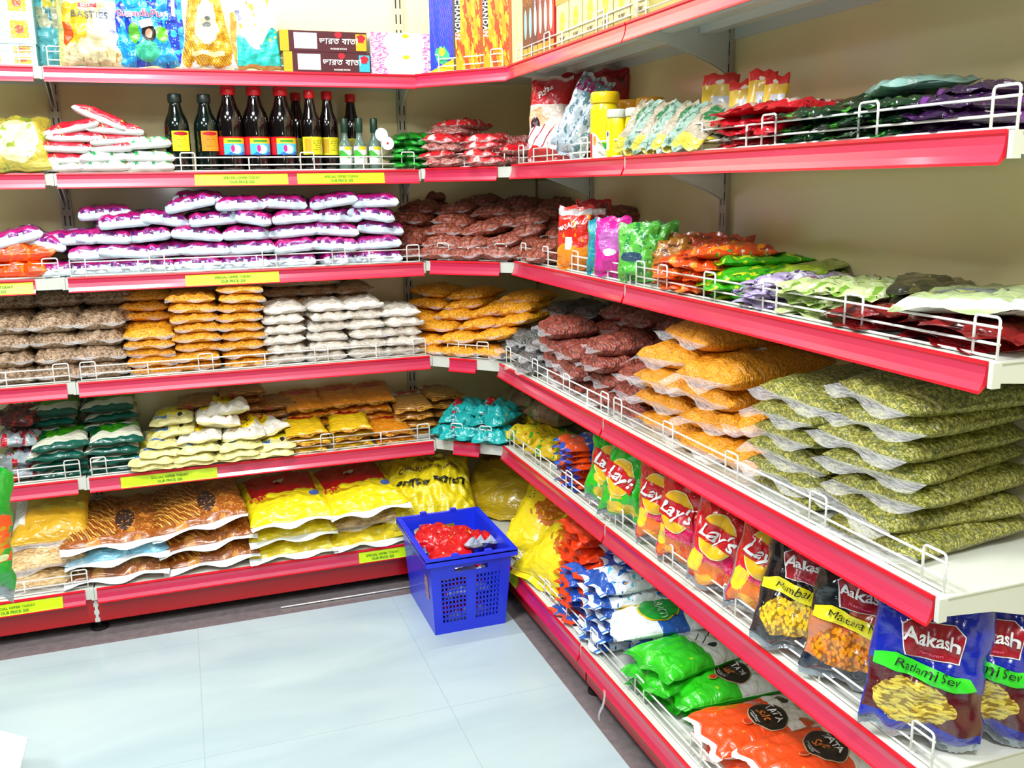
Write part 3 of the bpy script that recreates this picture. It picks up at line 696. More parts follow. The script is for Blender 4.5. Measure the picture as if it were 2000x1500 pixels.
# ---- second shelf: sugar heap, bottles, green and chilli packs
m_sw = simple('white_sugar_pack', '#dde0dc', .4, coat=.2, bump=(30, .3))
m_sr = print_mat('red_top_print', '#c8102a', [('spots', 6, .6, '#e8a040'), ('spots', 10, .68, '#f0e8e0')], .35, .3)
m_sg = print_mat('green_top_print', '#e8ece4', [('spots', 6, .52, '#2a9a50'), ('spots', 9, .62, '#e87828')], .35, .3)
P_sr = [bag(.155, .18, .036, 21+s_, [m_sr, m_sw, m_sw], front=7, pu=4, wr=.05, fh=.52, rimh=.3) for s_ in range(2)]
P_sg = [bag(.15, .18, .036, 31+s_, [m_sg, m_sw, m_sw], front=7, pu=4, wr=.05, fh=.56, rimh=.3) for s_ in range(2)]
SRW, SGW = P_sr, P_sg
lst = [(115, 324, 0, 'g'), (205, 323, 0, 'g'), (296, 323, 0, 'g'), (135, 310, 1, 'r'), (205, 306, 2, 'g'), (293, 306, -1, 'g'), (130, 288, -2, 'r'), (215, 288, 2, 'r'), (287, 281, 4, 'g'),
       (155, 268, 0, 'r'), (228, 273, 5, 'r'), (154, 250, 12, 'r'), (230, 254, -3, 'r'), (200, 230, -24, 'r')]
wh = ['in the bottom row at left', 'in the bottom row at centre', 'in the bottom row nearest the bottles', 'second row, left', 'second row, centre', 'second row nearest the bottles', 'third row, left', 'third row, centre', 'topmost nearest the bottles',
      'fourth row, left', 'fourth row, right', 'fifth row, tilted up to the right', 'fifth row, right', 'the steeply tilted topmost one']
for i, (px, py, tl, t) in enumerate(lst):
    pk = (SRW if t == 'r' else SGW)[i % 2]
    o = pk.make('sugar_pack', ('red' if t == 'r' else 'green')+' and white food pack in the heap, '+wh[i], 'food pack', 'white edged packs heaped left of the bottles')
    p = at('L', 1, px, py, .09); p.z = max(ZL[1]+.001, p.z-.018); lay(o, p, 0, RND.uniform(-7, 7), tl)
m_ylb = print_mat('pale_yellow_bag', '#b8a83c', [('ell', .5, .45, .36, .4, '#e6e0a0'), ('spots', 5, .6, '#8a9a30')], .35, .4)
for j, (px, py, sz, lb) in enumerate(((45, 296, .17, 'front pale yellow round bag at far left of the second shelf'), (20, 262, .17, 'pale yellow bag resting behind the front one, far left'), (5, 240, .13, 'small dark yellow bag highest at the far left edge'))):
    pk = bag(sz, .19, .075, 41+j, [m_ylb, m_ylb, m_ylb], wr=.1, pu=2.4, pv=2.4); o = pk.make('yellow_bag', lb, 'bag', 'pale yellow bags at the far left')
    if j == 0:
        p, a = base('L', 1, s_of('L', 1, px, .07), .07); stand(o, pk, p, 0, 0, 38)
    else:
        p = at('L', 1, px, py, .16); p.z = ZL[1]+(.001 if j == 1 else .075); lay(o, p, 0, 4, 0)
def lathe_mesh(name, prof, mats, seg=28): vs, fs = lathe(prof, seg); return new_mesh(name, vs, fs, mats, None, None, True)
def wraplabel(r, z0, z1, a0, a1, n=14):
    vs = []; 
    for i in range(n+1):
        a = a0+(a1-a0)*i/n
        for z in (z0, z1): vs.append((r*sin(a), -r*cos(a), z))
    return vs, [(2*i, 2*i+2, 2*i+3, 2*i+1) for i in range(n)], [(i/n, j) for i in range(n+1) for j in (0, 1)]
def bottle(r, H, cap, glass, capm, lab, lz, la=1.1, neck=.35, lid_h=.028, art_=None, lname='paper label'):
    """shouldered bottle with a body, a cap and a wrap label"""
    sh = H*(1-neck); rn = r*.42
    pr = [(r*.86, 0), (r*.97, .004), (r, .012), (r, sh*.55), (r*.97, sh*.6), (r, sh*.66), (r*.99, sh*.86), (r*.94, sh*.96), (r*.82, sh*1.05), (rn*1.45, sh*1.15), (rn*1.1, H-lid_h*1.3), (rn, H-lid_h), (rn, H-.012)]
    pk = Pack(lathe_mesh('bottle', pr, [glass]), None, 0, H, r*2)
    pk.sub('cap', lathe_mesh('cap', [(rn*1.25, H-lid_h), (rn*1.3, H-lid_h+.003), (rn*1.3, H-.003), (rn*1.15, H)], [capm], 20))
    if lab:
        vs, fs, uv = wraplabel(r+.0008, lz[0], lz[1], -la, la); li = pk.sub('paper_label', new_mesh('paper_label', vs, fs, [lab], None, uv, True))
        if art_:
            for (nm, shp, m, ax, az) in art_:
                V = [((r+.0016)*sin((ax+x)/r), -(r+.0016)*cos((ax+x)/r), az+y) for x, y in shp[0]]
                pk.sub(nm, new_mesh(nm, V, shp[1], [m], None, None, True), None, li)
    return pk
M['dkglass'] = simple('dark_green_glass', '#06140e', .06, coat=.6); M['cola'] = simple('dark_brown_bottle', '#0a0404', .08, coat=.8)
M['dkcap'] = simple('black_screw_cap', '#15261f', .4); M['redcap'] = simple('red_screw_cap', '#d0101c', .35, coat=.3); M['yelcap'] = simple('yellow_neck_band', '#d8a010', .4)
M['ltglass'] = simple('pale_green_glass', '#5c7468', .08, coat=.7); M['grncap'] = simple('dark_green_cap', '#1c3c2c', .3)
lY = print_mat('yellow_paper', '#f2e21a', [('ell', .5, .86, .4, .1, '#b00c18'), ('lines', 9, .3, 0, '#7a7a20', (.2, .15, .8, .7), 30)], .5, .1, 0)
lO = print_mat('orange_paper', '#f09018', [('ell', .5, .86, .4, .1, '#b00c18'), ('lines', 9, .3, 0, '#7a3a10', (.2, .15, .8, .7), 30)], .5, .1, 0)
lR = print_mat('red_cyan_picture_label', '#c8081c', [('rect', .2, .0, .78, .66, '#48c8ee'), ('wave', .1, .08, 20, .0, '#2a78d8'), ('rect', .0, .0, .2, 1, '#c8081c'), ('rect', .78, 0, 1, 1, '#c8081c'), ('blob', .5, .3, .14, .24, '#e8f4fa'), ('ell', .42, .35, .05, .2, '#d82090'), ('rect', .2, .62, .78, .92, '#f0c420'), ('rect', .3, .7, .66, .82, '#3c9a30')], .4, .3, 0)
lYG = print_mat('yellow_green_label', '#dcd41c', [('rect', .1, .1, .35, .9, '#c8a018'), ('lines', 8, .35, 0, '#6a6a18', (.4, .2, .8, .8), 26), ('rect', .8, .1, .9, .5, '#f0f0d8')], .45, .2, 0)
lG = print_mat('green_white_label', '#e8f0e4', [('wave', .75, .1, 9, -.3, '#3cae30'), ('wave', .35, .08, 9, .1, '#f2f4ee'), ('rect', .3, .8, .7, 1, '#e0d420')], .45, .2, 0)
bt1 = bottle(.037, .232, 0, M['dkglass'], M['dkcap'], lY, (.062, .122), .75, .34, .026)
bt2 = bottle(.037, .232, 0, M['dkglass'], M['dkcap'], lO, (.062, .122), .75, .34, .026)
bt3 = bottle(.041, .258, 0, M['cola'], M['redcap'], lR, (.05, .105), 1.5, .33, .028)
bt4 = bottle(.032, .250, 0, M['cola'], M['redcap'], lYG, (.05, .105), 1.4, .36, .026)
bt5 = bottle(.022, .165, 0, M['ltglass'], M['grncap'], lG, (.02, .075), 1.4, .5, .045)
for px, v, pk, lb in ((352, .06, bt1, 'dark green glass bottle with a yellow label and black cap'), (408, .06, bt2, 'dark green glass bottle with an orange label and black cap'),
        (455, .06, bt3, 'dark bottle with red cap, leftmost of three with picture labels'), (505, .06, bt3, 'dark bottle with red cap, middle one of three with picture labels'),
        (556, .06, bt3, 'dark bottle with red cap, rightmost of three with picture labels'), (611, .055, bt4, 'dark bottle with yellow label and red cap, left one'), (645, .09, bt4, 'dark bottle with yellow label and red cap, right one'),
        (585, .15, bt4, 'dark red-capped bottle half hidden behind the picture-label bottles'), (690, .17, bt4, 'dark red-capped bottle standing behind the small clear bottles'),
        (676, .06, bt5, 'small pale bottle with green cap, leftmost of three'), (704, .045, bt5, 'small pale bottle with green cap, middle one of three'), (733, .06, bt5, 'small pale bottle with green cap, rightmost of three')):
    o = pk.make('bottle', lb, 'bottle', 'bottles on the second shelf'); o.location = base('L', 1, s_of('L', 1, px, v), v, .0008)[0]; o.rotation_euler = (0, 0, RAD(16))
M['tag'] = simple('white_card_tag', '#e4efec', .4)
for px, py, v, lb in ((745, 263, .02, 'upper round white card tag beside the small bottles'), (757, 280, .012, 'lower round white card tag with a small red dot')):
    vs, fs = lathe([(.0215, -.0008), (.0215, .0008)], 24); o = link('card_tag', new_mesh('card_tag', vs, fs, [M['tag']])); p = at('L', 1, px, py, v); o.location = p; o.rotation_euler = (pi/2-.1, .15, .1)
    tag(o, lb, 'tag', 'round white card tags')
    if 'dot' in lb:
        vs, fs = disc2d(.004, .004, 12, 1); o2 = link('red_dot', new_mesh('red_dot', [(x, y, .0012) for x, y in vs], fs, [M['redcap']]), o)
mb = MB(); b_ = at('L', 1, 745, 263, .02); mb.tube([(b_.x, b_.y+.004, ZL[1]+.001), (b_.x, b_.y+.004, b_.z)], .0012)
tag(mb.obj('tag_stick', [M['wire']]), 'thin white stick holding the round card tags', 'stick')
m_gp = print_mat('green_leaf_pack', '#128a1c', [('spots', 6, .55, '#0a4a14'), ('spots', 11, .62, '#38b83c')], .3, .5)
P_gp = [bag(.15, .18, .03, 50+s_, [m_gp, m_gp, m_gp], wr=.15, seal=.012) for s_ in range(3)]
heap('L', 1, [(.1, [(800, 322, 0)]), (.11, [(795, 307, -4)]), (.12, [(805, 293, 3)]), (.13, [(800, 280, -3)]), (.14, [(805, 270, 1)])], P_gp, 'glossy green leaf pack', 'beside the small bottles', 'spice pack', 'spice_pack', 'green packs on the second shelf')
m_ch = grain_mat('red_chilli_mix', '#a0222a', '#c89888', 90, .6, (1, 2, 1), '#400808')
m_chr = print_mat('red_chilli_header', '#c81420', [('spots', 5, .56, '#d8a8a0'), ('spots', 8, .62, '#8a1820')], .3, .5)
P_ch = [bag(.14, .17, .036, 60+s_, [m_chr if s_ % 2 else m_ch, m_ch, FILM], wr=.14, seal=.015) for s_ in range(4)]
heap('C', 1, [(.07, [(885, 318, 0), (965, 317, 0)]), (.08, [(878, 303, 2), (960, 302, -2)]), (.09, [(885, 288, -3), (965, 286, 3)]), (.1, [(883, 274, -6), (960, 274, 2)]), (.16, [(890, 258, -2)]), (.2, [(905, 245, 0)])],
     P_ch, 'clear red chilli pack', 'corner of the second shelf', 'spice pack', 'chilli_pack', 'red chilli packs in the corner')
heap('R', 1, [(.06, [(1012, 310, 0)]), (.06, [(1014, 293, 0)]), (.08, [(1012, 277, 0)])], P_ch, 'clear chilli pack', 'just left of the tall red pouch', 'spice pack', 'chilli_pack', 'red chilli packs beside the pouch')
# ---- top shelf
m_car = print_mat('pale_blue_box_print', '#bfe4e2', [('rect', .12, .58, .4, .9, '#f2a818'), ('rect', .62, .58, .9, .9, '#f2a818'), ('rect', .12, .1, .4, .42, '#f2a818'), ('rect', .62, .1, .9, .42, '#f2a818'),
      ('ell', .26, .74, .07, .08, '#d85a28'), ('ell', .76, .74, .07, .08, '#d85a28'), ('ell', .26, .26, .07, .08, '#d85a28'), ('ell', .76, .26, .07, .08, '#d85a28'), ('spots', 30, .6, '#8fd0d2')], .5, .1, 0)
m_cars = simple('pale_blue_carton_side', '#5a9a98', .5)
for px, w_, z, h, lb in ((22, .155, 0, .06, 'pale blue carton with orange squares, under the bigger carton'), (20, .165, .061, .15, 'large pale blue carton with orange squares, top shelf far left'), (-60, .12, 0, .2, 'pale blue carton cut off by the left picture edge')):
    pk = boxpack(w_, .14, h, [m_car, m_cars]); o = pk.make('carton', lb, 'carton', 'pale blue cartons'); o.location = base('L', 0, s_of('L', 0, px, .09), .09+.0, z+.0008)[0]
def zip_bag(w, h, t, m, taper=0.0, seed=0, border=None): return bag(w, h, t, seed, [m, border or m, border or m], pu=2.6, pv=2.2, front=5, wr=.10, taper=taper, gusset=.97 if border else None, nu=40, nv=50)
SIL = simple('silver_film', '#aab0b4', .25, .6, bump=(40, .5)); WHT = simple('white_film', '#e8ebe6', .35, coat=.3, bump=(20, .3))
INKB = simple('blue_ink', '#2430a0', .4); INKR = simple('red_ink', '#c01828', .4); INKW = simple('white_ink', '#f4f4f0', .4); INKG = simple('grey_ink', '#6a7070', .5); PINK = simple('pink_ink', '#f07090', .4)
INKBR = simple('brown_ink', '#5a3c28', .5); INKD = simple('black_ink', '#101010', .5); YEL = simple('bright_yellow_print', '#f4dc10', .35, coat=.3); GRN = simple('bright_green_print', '#38c820', .35, coat=.3); MAR = simple('maroon_print', '#a00c1c', .35, coat=.3)
mA = print_mat('teal_yellow_print', '#58a8ae', [('rect', .3, .45, 1, 1, '#c8b83c'), ('rect', 0, .4, 1, .62, '#a8a888'), ('spots', 8, .6, '#3a7c88')], .35, .3)
pk = zip_bag(.14, .27, .05, mA, 0, 3); o = pk.make('zip_bag', 'teal and yellow zip bag half hidden behind the tan one', 'zip bag', 'zip bags on the top shelf'); stand(o, pk, base('L', 0, s_of('L', 0, 118, .13), .13)[0], 0, 0, 6)
mB_ = print_mat('tan_grain_zip_print', '#ddd2a4', [('rect', .12, .62, 1, 1, '#8fd4c2'), ('blob', .62, .82, .2, .2, '#e0ceb4'), ('rect', .3, .55, .65, .59, '#c02c34'), ('rect', 0, .42, 1, .54, '#cfc49a'), ('blob', .2, .4, .28, .2, '#e8b820'), ('blob', .14, .3, .1, .1, '#e05818'), ('blob', .82, .42, .2, .14, '#c4c8e8'), ('spots', 14, .6, '#b89858', (0, 0, 1, .14)), ('rect', 0, 0, .09, 1, '#d8d888')], .35, .3)
pk = zip_bag(.178, .285, .06, mB_, 0, 5)
pk.art('lettering', text2d('BASTIES', .026, .01, 0, 1.1), INKG, (.005, -.006), 0, .0015, 'grey lettering band'); pk.art('lettering', text2d('BEST', .013, .03), INKW, (-.003, .02), 0, .002)
o = pk.make('zip_bag', 'tan zip bag with orange blossom print and small red tag', 'zip bag', 'zip bags on the top shelf'); stand(o, pk, base('L', 0, s_of('L', 0, 183, .05), .055)[0], 0, 0, 5)
mC = print_mat('blue_rice_zip_print', '#1496dc', [('spots', 4, .52, '#1438b8', None, (1, .5, 1)), ('spots', 10, .6, '#30c0ee'), ('spots', 22, .68, '#e8f6fa', None, (2, .6, 1)), ('rect', 0, 0, .06, 1, '#1430b0'),
      ('blob', .47, .14, .17, .11, '#3cb890'), ('blob', .3, .31, .08, .09, '#58b81c'), ('blob', .68, .31, .09, .08, '#58b81c'), ('rect', .84, .5, .89, 1, '#e8f4f8')], .3, .5)
pk = zip_bag(.212, .285, .06, mC, .02, 7)
pk.art('lettering', text2d('Sugandh Puri', .026, .045), INKW, (-.014, .004), 0, .004, 'white outline lettering'); pk.art('lettering', text2d('Sugandh Puri', .026, .005), PINK, (-.014, .004), 0, .0052, 'pink lettering')
i_ = pk.art('picture', disc2d(.020, .024, 18, 3), INKD, (.0, -.05), 0, .0015, 'woman with dark hair in green')
pk.art('price_sticker', rect2d(.034, .02), INKW, (-.006, -.024), .3, .004, 'white sticker')
V = [pk.surf(x, y-.052, .003) for x, y in disc2d(.010, .014, 14, 2)[0]]
pk.sub('face', new_mesh('face', V, disc2d(.010, .014, 14, 2)[1], [simple('skin_tone_print', '#d89a80', .5)], None, None, True), None, i_)
o = pk.make('zip_bag', 'bright blue zip rice bag with pink lettering and a woman in green', 'zip bag', 'zip bags on the top shelf'); stand(o, pk, base('L', 0, s_of('L', 0, 297, .05), .055)[0], 0, 0, 5)
mD = print_mat('woven_yellow_zip_print', '#eab428', [('lines', 22, .3, .9, '#a0640c', (0, 0, 1, 1)), ('lines', 22, .3, -.9, '#c88a14', (0, 0, 1, 1)), ('blob', .5, .48, .26, .24, '#f0ecc4'), ('ell', .5, .8, .2, .06, '#d8e8a8'), ('rect', .2, .12, .8, .17, '#e8dfa0')], .35, .3)
pk = zip_bag(.172, .27, .06, mD, .55, 9, WHT)
pk.art('picture', disc2d(.008, .005, 12, 2), INKG, (.004, .004), .3, .002); pk.art('picture', disc2d(.013, .006, 12, 2, 2, .6), INKG, (.0, -.014), .2, .002)
o = pk.make('zip_bag', 'yellow woven-pattern bag with white border, narrowing at the top', 'zip bag', 'zip bags on the top shelf'); stand(o, pk, base('L', 0, s_of('L', 0, 408, .045), .05)[0], 0, 0, 5)
mE = print_mat('white_teal_zip_print', '#eef0e0', [('wave', .24, .1, 9, .12, '#2cc8b8'), ('spots', 7, .62, '#d8c850', (0, .3, 1, 1)), ('rect', .0, .0, .12, .6, '#e8903c'), ('spots', 14, .64, '#5ab0c0', (.2, 0, 1, .3)), ('rect', .0, 0, 1, .04, '#b88430')], .35, .3)
pk = zip_bag(.155, .28, .05, mE, .1, 12)
pk.art('lettering', text2d('Best', .018, .01, .3), INKB, (-.045, .02), -1.2, .0015)
o = pk.make('zip_bag', 'white and teal zip bag beside the dark brown boxes', 'zip bag', 'zip bags on the top shelf'); stand(o, pk, base('L', 0, s_of('L', 0, 500, .05), .055)[0], 0, 0, 5)
mBr = print_mat('dark_maroon_box_print', '#4a101c', [('rect', 0, 0, .03, 1, '#c8b418'), ('rect', .075, 0, .1, 1, '#c8b418'), ('rect', .0, 0, .095, 1, '#b8a418'), ('rect', .16, .14, .42, .9, '#e0e6e4')], .4, .2, 0)
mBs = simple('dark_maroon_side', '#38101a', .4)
for j in range(2):
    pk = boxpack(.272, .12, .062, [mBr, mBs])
    s1 = pk.art('lettering', text2d('\u09ad\u09be\u09b0\u09a4 \u09ac\u09be\u09a4\u09bf', .025, .012, .15, 1.12), INKW, (.045, .032), 0, .001)
    pk.art('logo', disc2d(.011, .009, 16, 2), INKR, (.045, .052), 0, .0008); pk.art('lettering', text2d('INCENSE STICKS', .007, .01), INKW, (.045, .010), 0, .001)
    pk.art('picture', rect2d(.034, .05), simple('small_sky_picture%d' % j, '#38b0d8' if j == 0 else '#e8a818', .4), (.117, .031), 0, .0008); pk.art('picture', disc2d(.013, .01, 12, 2, 2, .6), INKR, (.117, .042), 0, .0016)
    o = pk.make('incense_box', ('upper' if j else 'lower')+' dark maroon box with white lettering beside floral boxes', 'box', 'maroon boxes'); o.location = base('L', 0, s_of('L', 0, 633, .06)+(.004 if j == 0 else -.004), .068, .0008+j*.063)[0]
mFl = print_mat('floral_soap_box_print', '#f0f0ec', [('spots', 16, .5, '#e878b0', (0, 0, .3, 1)), ('spots', 16, .5, '#e878b0', (.85, 0, 1, 1)), ('spots', 22, .58, '#a83c88', (0, 0, .26, 1)), ('ell', .55, .55, .34, .6, '#f2f4ea'), ('ell', .58, .85, .06, .1, '#d8c818'), ('spots', 30, .6, '#e8a8c8', (.2, 0, .9, .2))], .4, .2, 0)
for j in range(2):
    pk = boxpack(.198, .12, .064, [mFl, WHT]); pk.art('lettering', text2d('GOLDEN LADY', .016, .005), simple('pale_grey_ink%d' % j, '#c0c8c4', .5), (.012, .038), 0, .001)
    o = pk.make('soap_box', ('upper' if j else 'lower')+' white box with pink flowers, left of the tall blue box', 'box', 'floral boxes'); o.location = base('L', 0, s_of('L', 0, 779, .06)+.002-.0*j, .068, .0008+j*.0645)[0]
    o.location.x -= .004
mBl = print_mat('blue_swirl_box_print', '#1c38c8', [('lines', 11, .12, 1.2, '#4a7cf0', (0, .1, 1, 1), 7), ('lines', 9, .1, -1.4, '#b048c8', (0, .2, 1, 1), 6), ('blob', .5, .2, .3, .1, '#38b878'), ('blob', .5, .24, .14, .05, '#d8d820'), ('wave', .02, .0, 1, .14, '#f0c818')], .35, .3, 0)
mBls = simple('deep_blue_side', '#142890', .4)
mCh = print_mat('fiery_orange_box_print', '#f0a008', [('spots', 3.5, .5, '#e04808'), ('spots', 5, .55, '#f4d820'), ('spots', 9, .6, '#e89010'), ('rect', 0, .43, .2, 1, '#100a08')], .35, .3, 0)
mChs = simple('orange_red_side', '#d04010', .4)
for px, w_, mm, ms, lb, v in ((868, .078, mBl, mBls, 'tall blue incense box with purple swirls', .05), (919, .082, mCh, mChs, 'tall fiery orange incense box, left of the two', .05), (973, .082, mCh, mChs, 'tall fiery orange incense box, right of the two', .05)):
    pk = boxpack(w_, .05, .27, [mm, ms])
    if mm is mCh:
        pk.art('lettering', text2d('CHANDAN', .022, .03, 0, 1.15), INKW, (-.033, .155), -pi/2, .001, 'white vertical lettering')
    o = pk.make('incense_box', lb, 'incense box', 'tall incense boxes'); p, a = base('C', 0, s_of('C', 0, px, v), v, .0008); o.location = p; o.rotation_euler = (0, 0, a+RAD(18))
dk = [('#6a2c10', '#a05c1c'), ('#6a2c10', '#a05c1c'), ('#5a1028', '#8a1838'), ('#8c0c18', '#c01828'), ('#70101c', '#a81824'), ('#b01420', '#d02830')]
for i, (c1, c2) in enumerate(dk):
    mm = print_mat('narrow_incense_box_print_%d' % i, c1, [('rect', .1, .0, .9, .14, '#c8a020'), ('ell', .5, .4, .24, .16, '#88b8c0' if i < 2 else '#d8d4c0'), ('lines', 14, .3, .2, c2, (0, .6, 1, 1))], .35, .3, 0)
    pk = boxpack(.036, .06, .26, [mm, simple('narrow_box_side_%d' % i, c2, .4)])
    if i >= 2: pk.art('lettering', text2d('SANDALWOOD', .014, .02), INKW, (0, .16), -pi/2, .001)
    o = pk.make('incense_box', 'narrow %s incense box, %s from left beside the orange boxes' % ('brown' if i < 2 else 'dark red', nth(i)), 'incense box', 'narrow incense boxes')
    s_ = -.60-.04*i; p, a = base('R', 0, s_, .052, .0008); o.location = p; o.rotation_euler = (0, 0, a+RAD(8))
mYc = print_mat('cream_yellow_carton_print', '#e6dca0', [('ell', .5, .6, .2, .22, '#e8d018'), ('spots', 10, .58, '#c8b878'), ('rect', 0, .0, 1, .12, '#c09840'), ('lines', 16, .2, 0, '#a89868', (.1, .15, .9, .3))], .4, .2, 0)
for i in range(6):
    pk = boxpack(.084, .07, .115, [mYc, simple('cream_carton_side_%d' % i, '#cfc27a', .4)])
    pk.art('lettering', text2d('PURE', .014, .01), INKBR, (0, .025), 0, .001)
    s_ = -.885-.09*i; p, a = base('R', 0, s_, .058, .0008)
    o = pk.make('small_carton', 'cream carton with yellow emblem, %s from left on the top right shelf' % nth(i), 'carton', 'cream cartons'); o.location = p; o.rotation_euler = (0, 0, a)
    if i < 5:
        o = pk.make('small_carton', 'cream carton with yellow emblem, %s from left, stacked on another' % nth(i), 'carton', 'cream cartons'); o.location = p+Vector((0, .004, .116)); o.rotation_euler = (0, 0, a+.03)
# ---- fifth shelf
m_gr = print_mat('green_basmati_print', '#0c5a26', [('blob', .62, .48, .42, .34, '#4cb41c'), ('spots', 8, .58, '#1a8a28'), ('wave', .16, .05, 9, .3, '#e8e8d0'), ('wave', .02, .02, 3, .06, '#0c5a4a')], .3, .5)
m_grs = simple('dark_green_film', '#0a4a38', .35, coat=.3)
P_gr = [bag(.158, .22, .034, 70+s_, [m_gr, m_grs, m_grs], wr=.08, seal=.01, pu=3) for s_ in range(3)]
g = 'green rice packs on the fifth shelf'
for i, px in enumerate((122, 230)):
    column('L', 4, s_of('L', 4, px, .12), .125, P_gr, 4, .03, 'green basmati rice pack', ORD[i]+' front green stack from left', 'rice pack', 'rice_pack', g, nose=4)
    column('L', 4, s_of('L', 4, px-6, .23), .25, P_gr, 6, .033, 'green basmati rice pack', ORD[i]+' rear green stack from left', 'rice pack', 'rice_pack', g)
m_mis = [print_mat('silver_red_misc_print', '#98a4a8', [('spots', 5, .54, '#c01c24'), ('spots', 8, .6, '#2c4a58'), ('spots', 7, .64, '#e0c030')], .3, .4), print_mat('dark_red_misc_print', '#50201c', [('spots', 6, .56, '#a03028')], .3, .4)]
for j, (px, py, lb) in enumerate(((48, 925, 'silver and red snack pack lowest at the far left of the fifth shelf'), (52, 885, 'silver snack pack with green and orange patches, far left'), (40, 850, 'silver snack pack standing behind the hanging green bags'), (40, 810, 'dark red pack highest behind the hanging green bags'))):
    pk = bag(.13, .17, .045, 80+j, [m_mis[0 if j < 3 else 1]]*3, wr=.16, seal=.015); o = pk.make('snack_pack', lb, 'snack pack', 'snack packs at the far left'); p = at('L', 4, px, py, .12+.02*j); p.z = max(ZL[4]+.001, p.z-.02); lay(o, p, 0, 10-8*j, 6-4*j)
m_py = print_mat('pale_pasta_print', '#e0d890', [('blob', .5, .5, .4, .3, '#f0dc18'), ('spots', 8, .6, '#b8c060'), ('ell', .7, .2, .06, .05, '#202020'), ('rect', .1, .1, .4, .2, '#4878b8')], .35, .35)
m_pw = print_mat('white_yellow_pasta_print', '#ece8d8', [('blob', .45, .55, .36, .3, '#f2d418'), ('blob', .75, .7, .2, .2, '#e04818'), ('spots', 8, .64, '#d02428')], .35, .35)
m_pys = simple('pale_yellow_film', '#d8cf90', .35, coat=.3)
P_py = [bag(.135, .19, .034, 90+s_, [m_py, m_pys, m_pys], wr=.1, seal=.012) for s_ in range(3)]; P_pw = [bag(.14, .19, .045, 95+s_, [m_pw, m_pys, m_pys], wr=.16, seal=.012) for s_ in range(2)]
heap('L', 4, [(.08, [(305, 900, 0), (385, 893, 0), (465, 886, 0)]), (.085, [(300, 886, 1), (378, 880, 0), (458, 873, 2), (530, 872, 0)]), (.1, [(310, 872, -2), (385, 864, 2), (465, 858, 0), (535, 858, 3)]),
     (.12, [(325, 855, -6), (395, 843, 4, 0, P_pw[0]), (478, 838, 3, 0, P_pw[1])]), (.15, [(345, 832, 8), (420, 812, -10, 0, P_pw[1]), (505, 832, 12, 20, P_pw[0])]), (.18, [(340, 810, 4), (445, 790, 6, 0, P_pw[0])])],
     P_py, 'pale yellow pasta pack', 'left of the orange packs', 'pasta pack', 'pasta_pack', 'pale yellow pasta packs on the fifth shelf')
m_sp = print_mat('tan_vermicelli_print', '#8a5420', [('lines', 24, .4, .1, '#c08c40', (0, 0, 1, 1)), ('spots', 6, .6, '#a82c18')], .35, .4)
P_sp = [bag(.15, .17, .03, 100+s_, [m_sp]*3, wr=.1, seal=.012) for s_ in range(2)]
for i, (px, n) in enumerate(((400, 6), (475, 7), (545, 5))):
    column('L', 4, s_of('L', 4, px, .25), .26, P_sp, n, .0285, 'tan vermicelli pack', ORD[i]+' brownish stack behind the pasta', 'pasta pack', 'vermicelli_pack', 'tan vermicelli packs')
m_or = print_mat('orange_noodle_print', '#d8740c', [('lines', 30, .4, .2, '#f0a428', (0, 0, 1, .55)), ('rect', 0, .62, 1, 1, '#c85c0c'), ('ell', .5, .68, .34, .13, '#b40c18'), ('spots', 9, .64, '#f0c840', (0, 0, 1, .5))], .3, .45)
m_oy = print_mat('yellow_noodle_print', '#ecc818', [('rect', 0, .7, 1, 1, '#dcd8c8'), ('ell', .5, .66, .34, .12, '#b40c18'), ('lines', 26, .3, .1, '#d89410', (0, 0, 1, .4))], .3, .45)
m_ob = print_mat('brown_noodle_print', '#94541c', [('rect', .1, .62, .9, .95, '#d8d0c0'), ('ell', .5, .78, .32, .1, '#b40c18'), ('lines', 26, .4, .1, '#d8a850', (0, 0, 1, .55))], .3, .45)
m_os = grain_mat('orange_pack_side', '#c8780c', '#e8b030', 140, .4, (1, 1, 3))
def opk(m, sd): return [bag(.14, .19, .03, sd+s_, [m, m_os, m_os], wr=.09, seal=.014) for s_ in range(2)]
P_or, P_oy, P_ob = opk(m_or, 110), opk(m_oy, 115), opk(m_ob, 120)
g = 'orange noodle packs on the fifth shelf'
column('L', 4, s_of('L', 4, 597, .11), .115, P_oy, 3, .028, 'yellow noodle pack with red oval', 'front stack beside the pasta', 'noodle pack', 'noodle_pack', g, nose=5)
column('L', 4, s_of('L', 4, 680, .11), .115, P_oy, 3, .03, 'yellow noodle pack with red oval', 'second front stack from the pasta', 'noodle pack', 'noodle_pack', g, nose=5)
column('L', 4, s_of('L', 4, 760, .11), .115, P_or, 2, .03, 'orange noodle pack with red oval', 'low front stack near the corner', 'noodle pack', 'noodle_pack', g, nose=5)
column('L', 4, s_of('L', 4, 592, .23), .25, P_or, 5, .029, 'orange noodle pack with red oval', 'first rear orange stack', 'noodle pack', 'noodle_pack', g, nose=8)
column('L', 4, s_of('L', 4, 662, .23), .25, P_or, 5, .030, 'orange noodle pack with red oval', 'second rear orange stack', 'noodle pack', 'noodle_pack', g, nose=8)
column('L', 4, s_of('L', 4, 727, .23), .25, P_or, 5, .030, 'orange noodle pack with red oval', 'third rear orange stack', 'noodle pack', 'noodle_pack', g, nose=8)
column('L', 4, s_of('L', 4, 800, .19), .2, P_ob, 4, .03, 'brown noodle pack with white band', 'stack left of the teal packs', 'noodle pack', 'noodle_pack', g, nose=6)
column('L', 4, s_of('L', 4, 856, .26), .26, P_ob, 4, .032, 'brown noodle pack with white band', 'rear stack nearest the corner', 'noodle pack', 'noodle_pack', g, yaw=10)
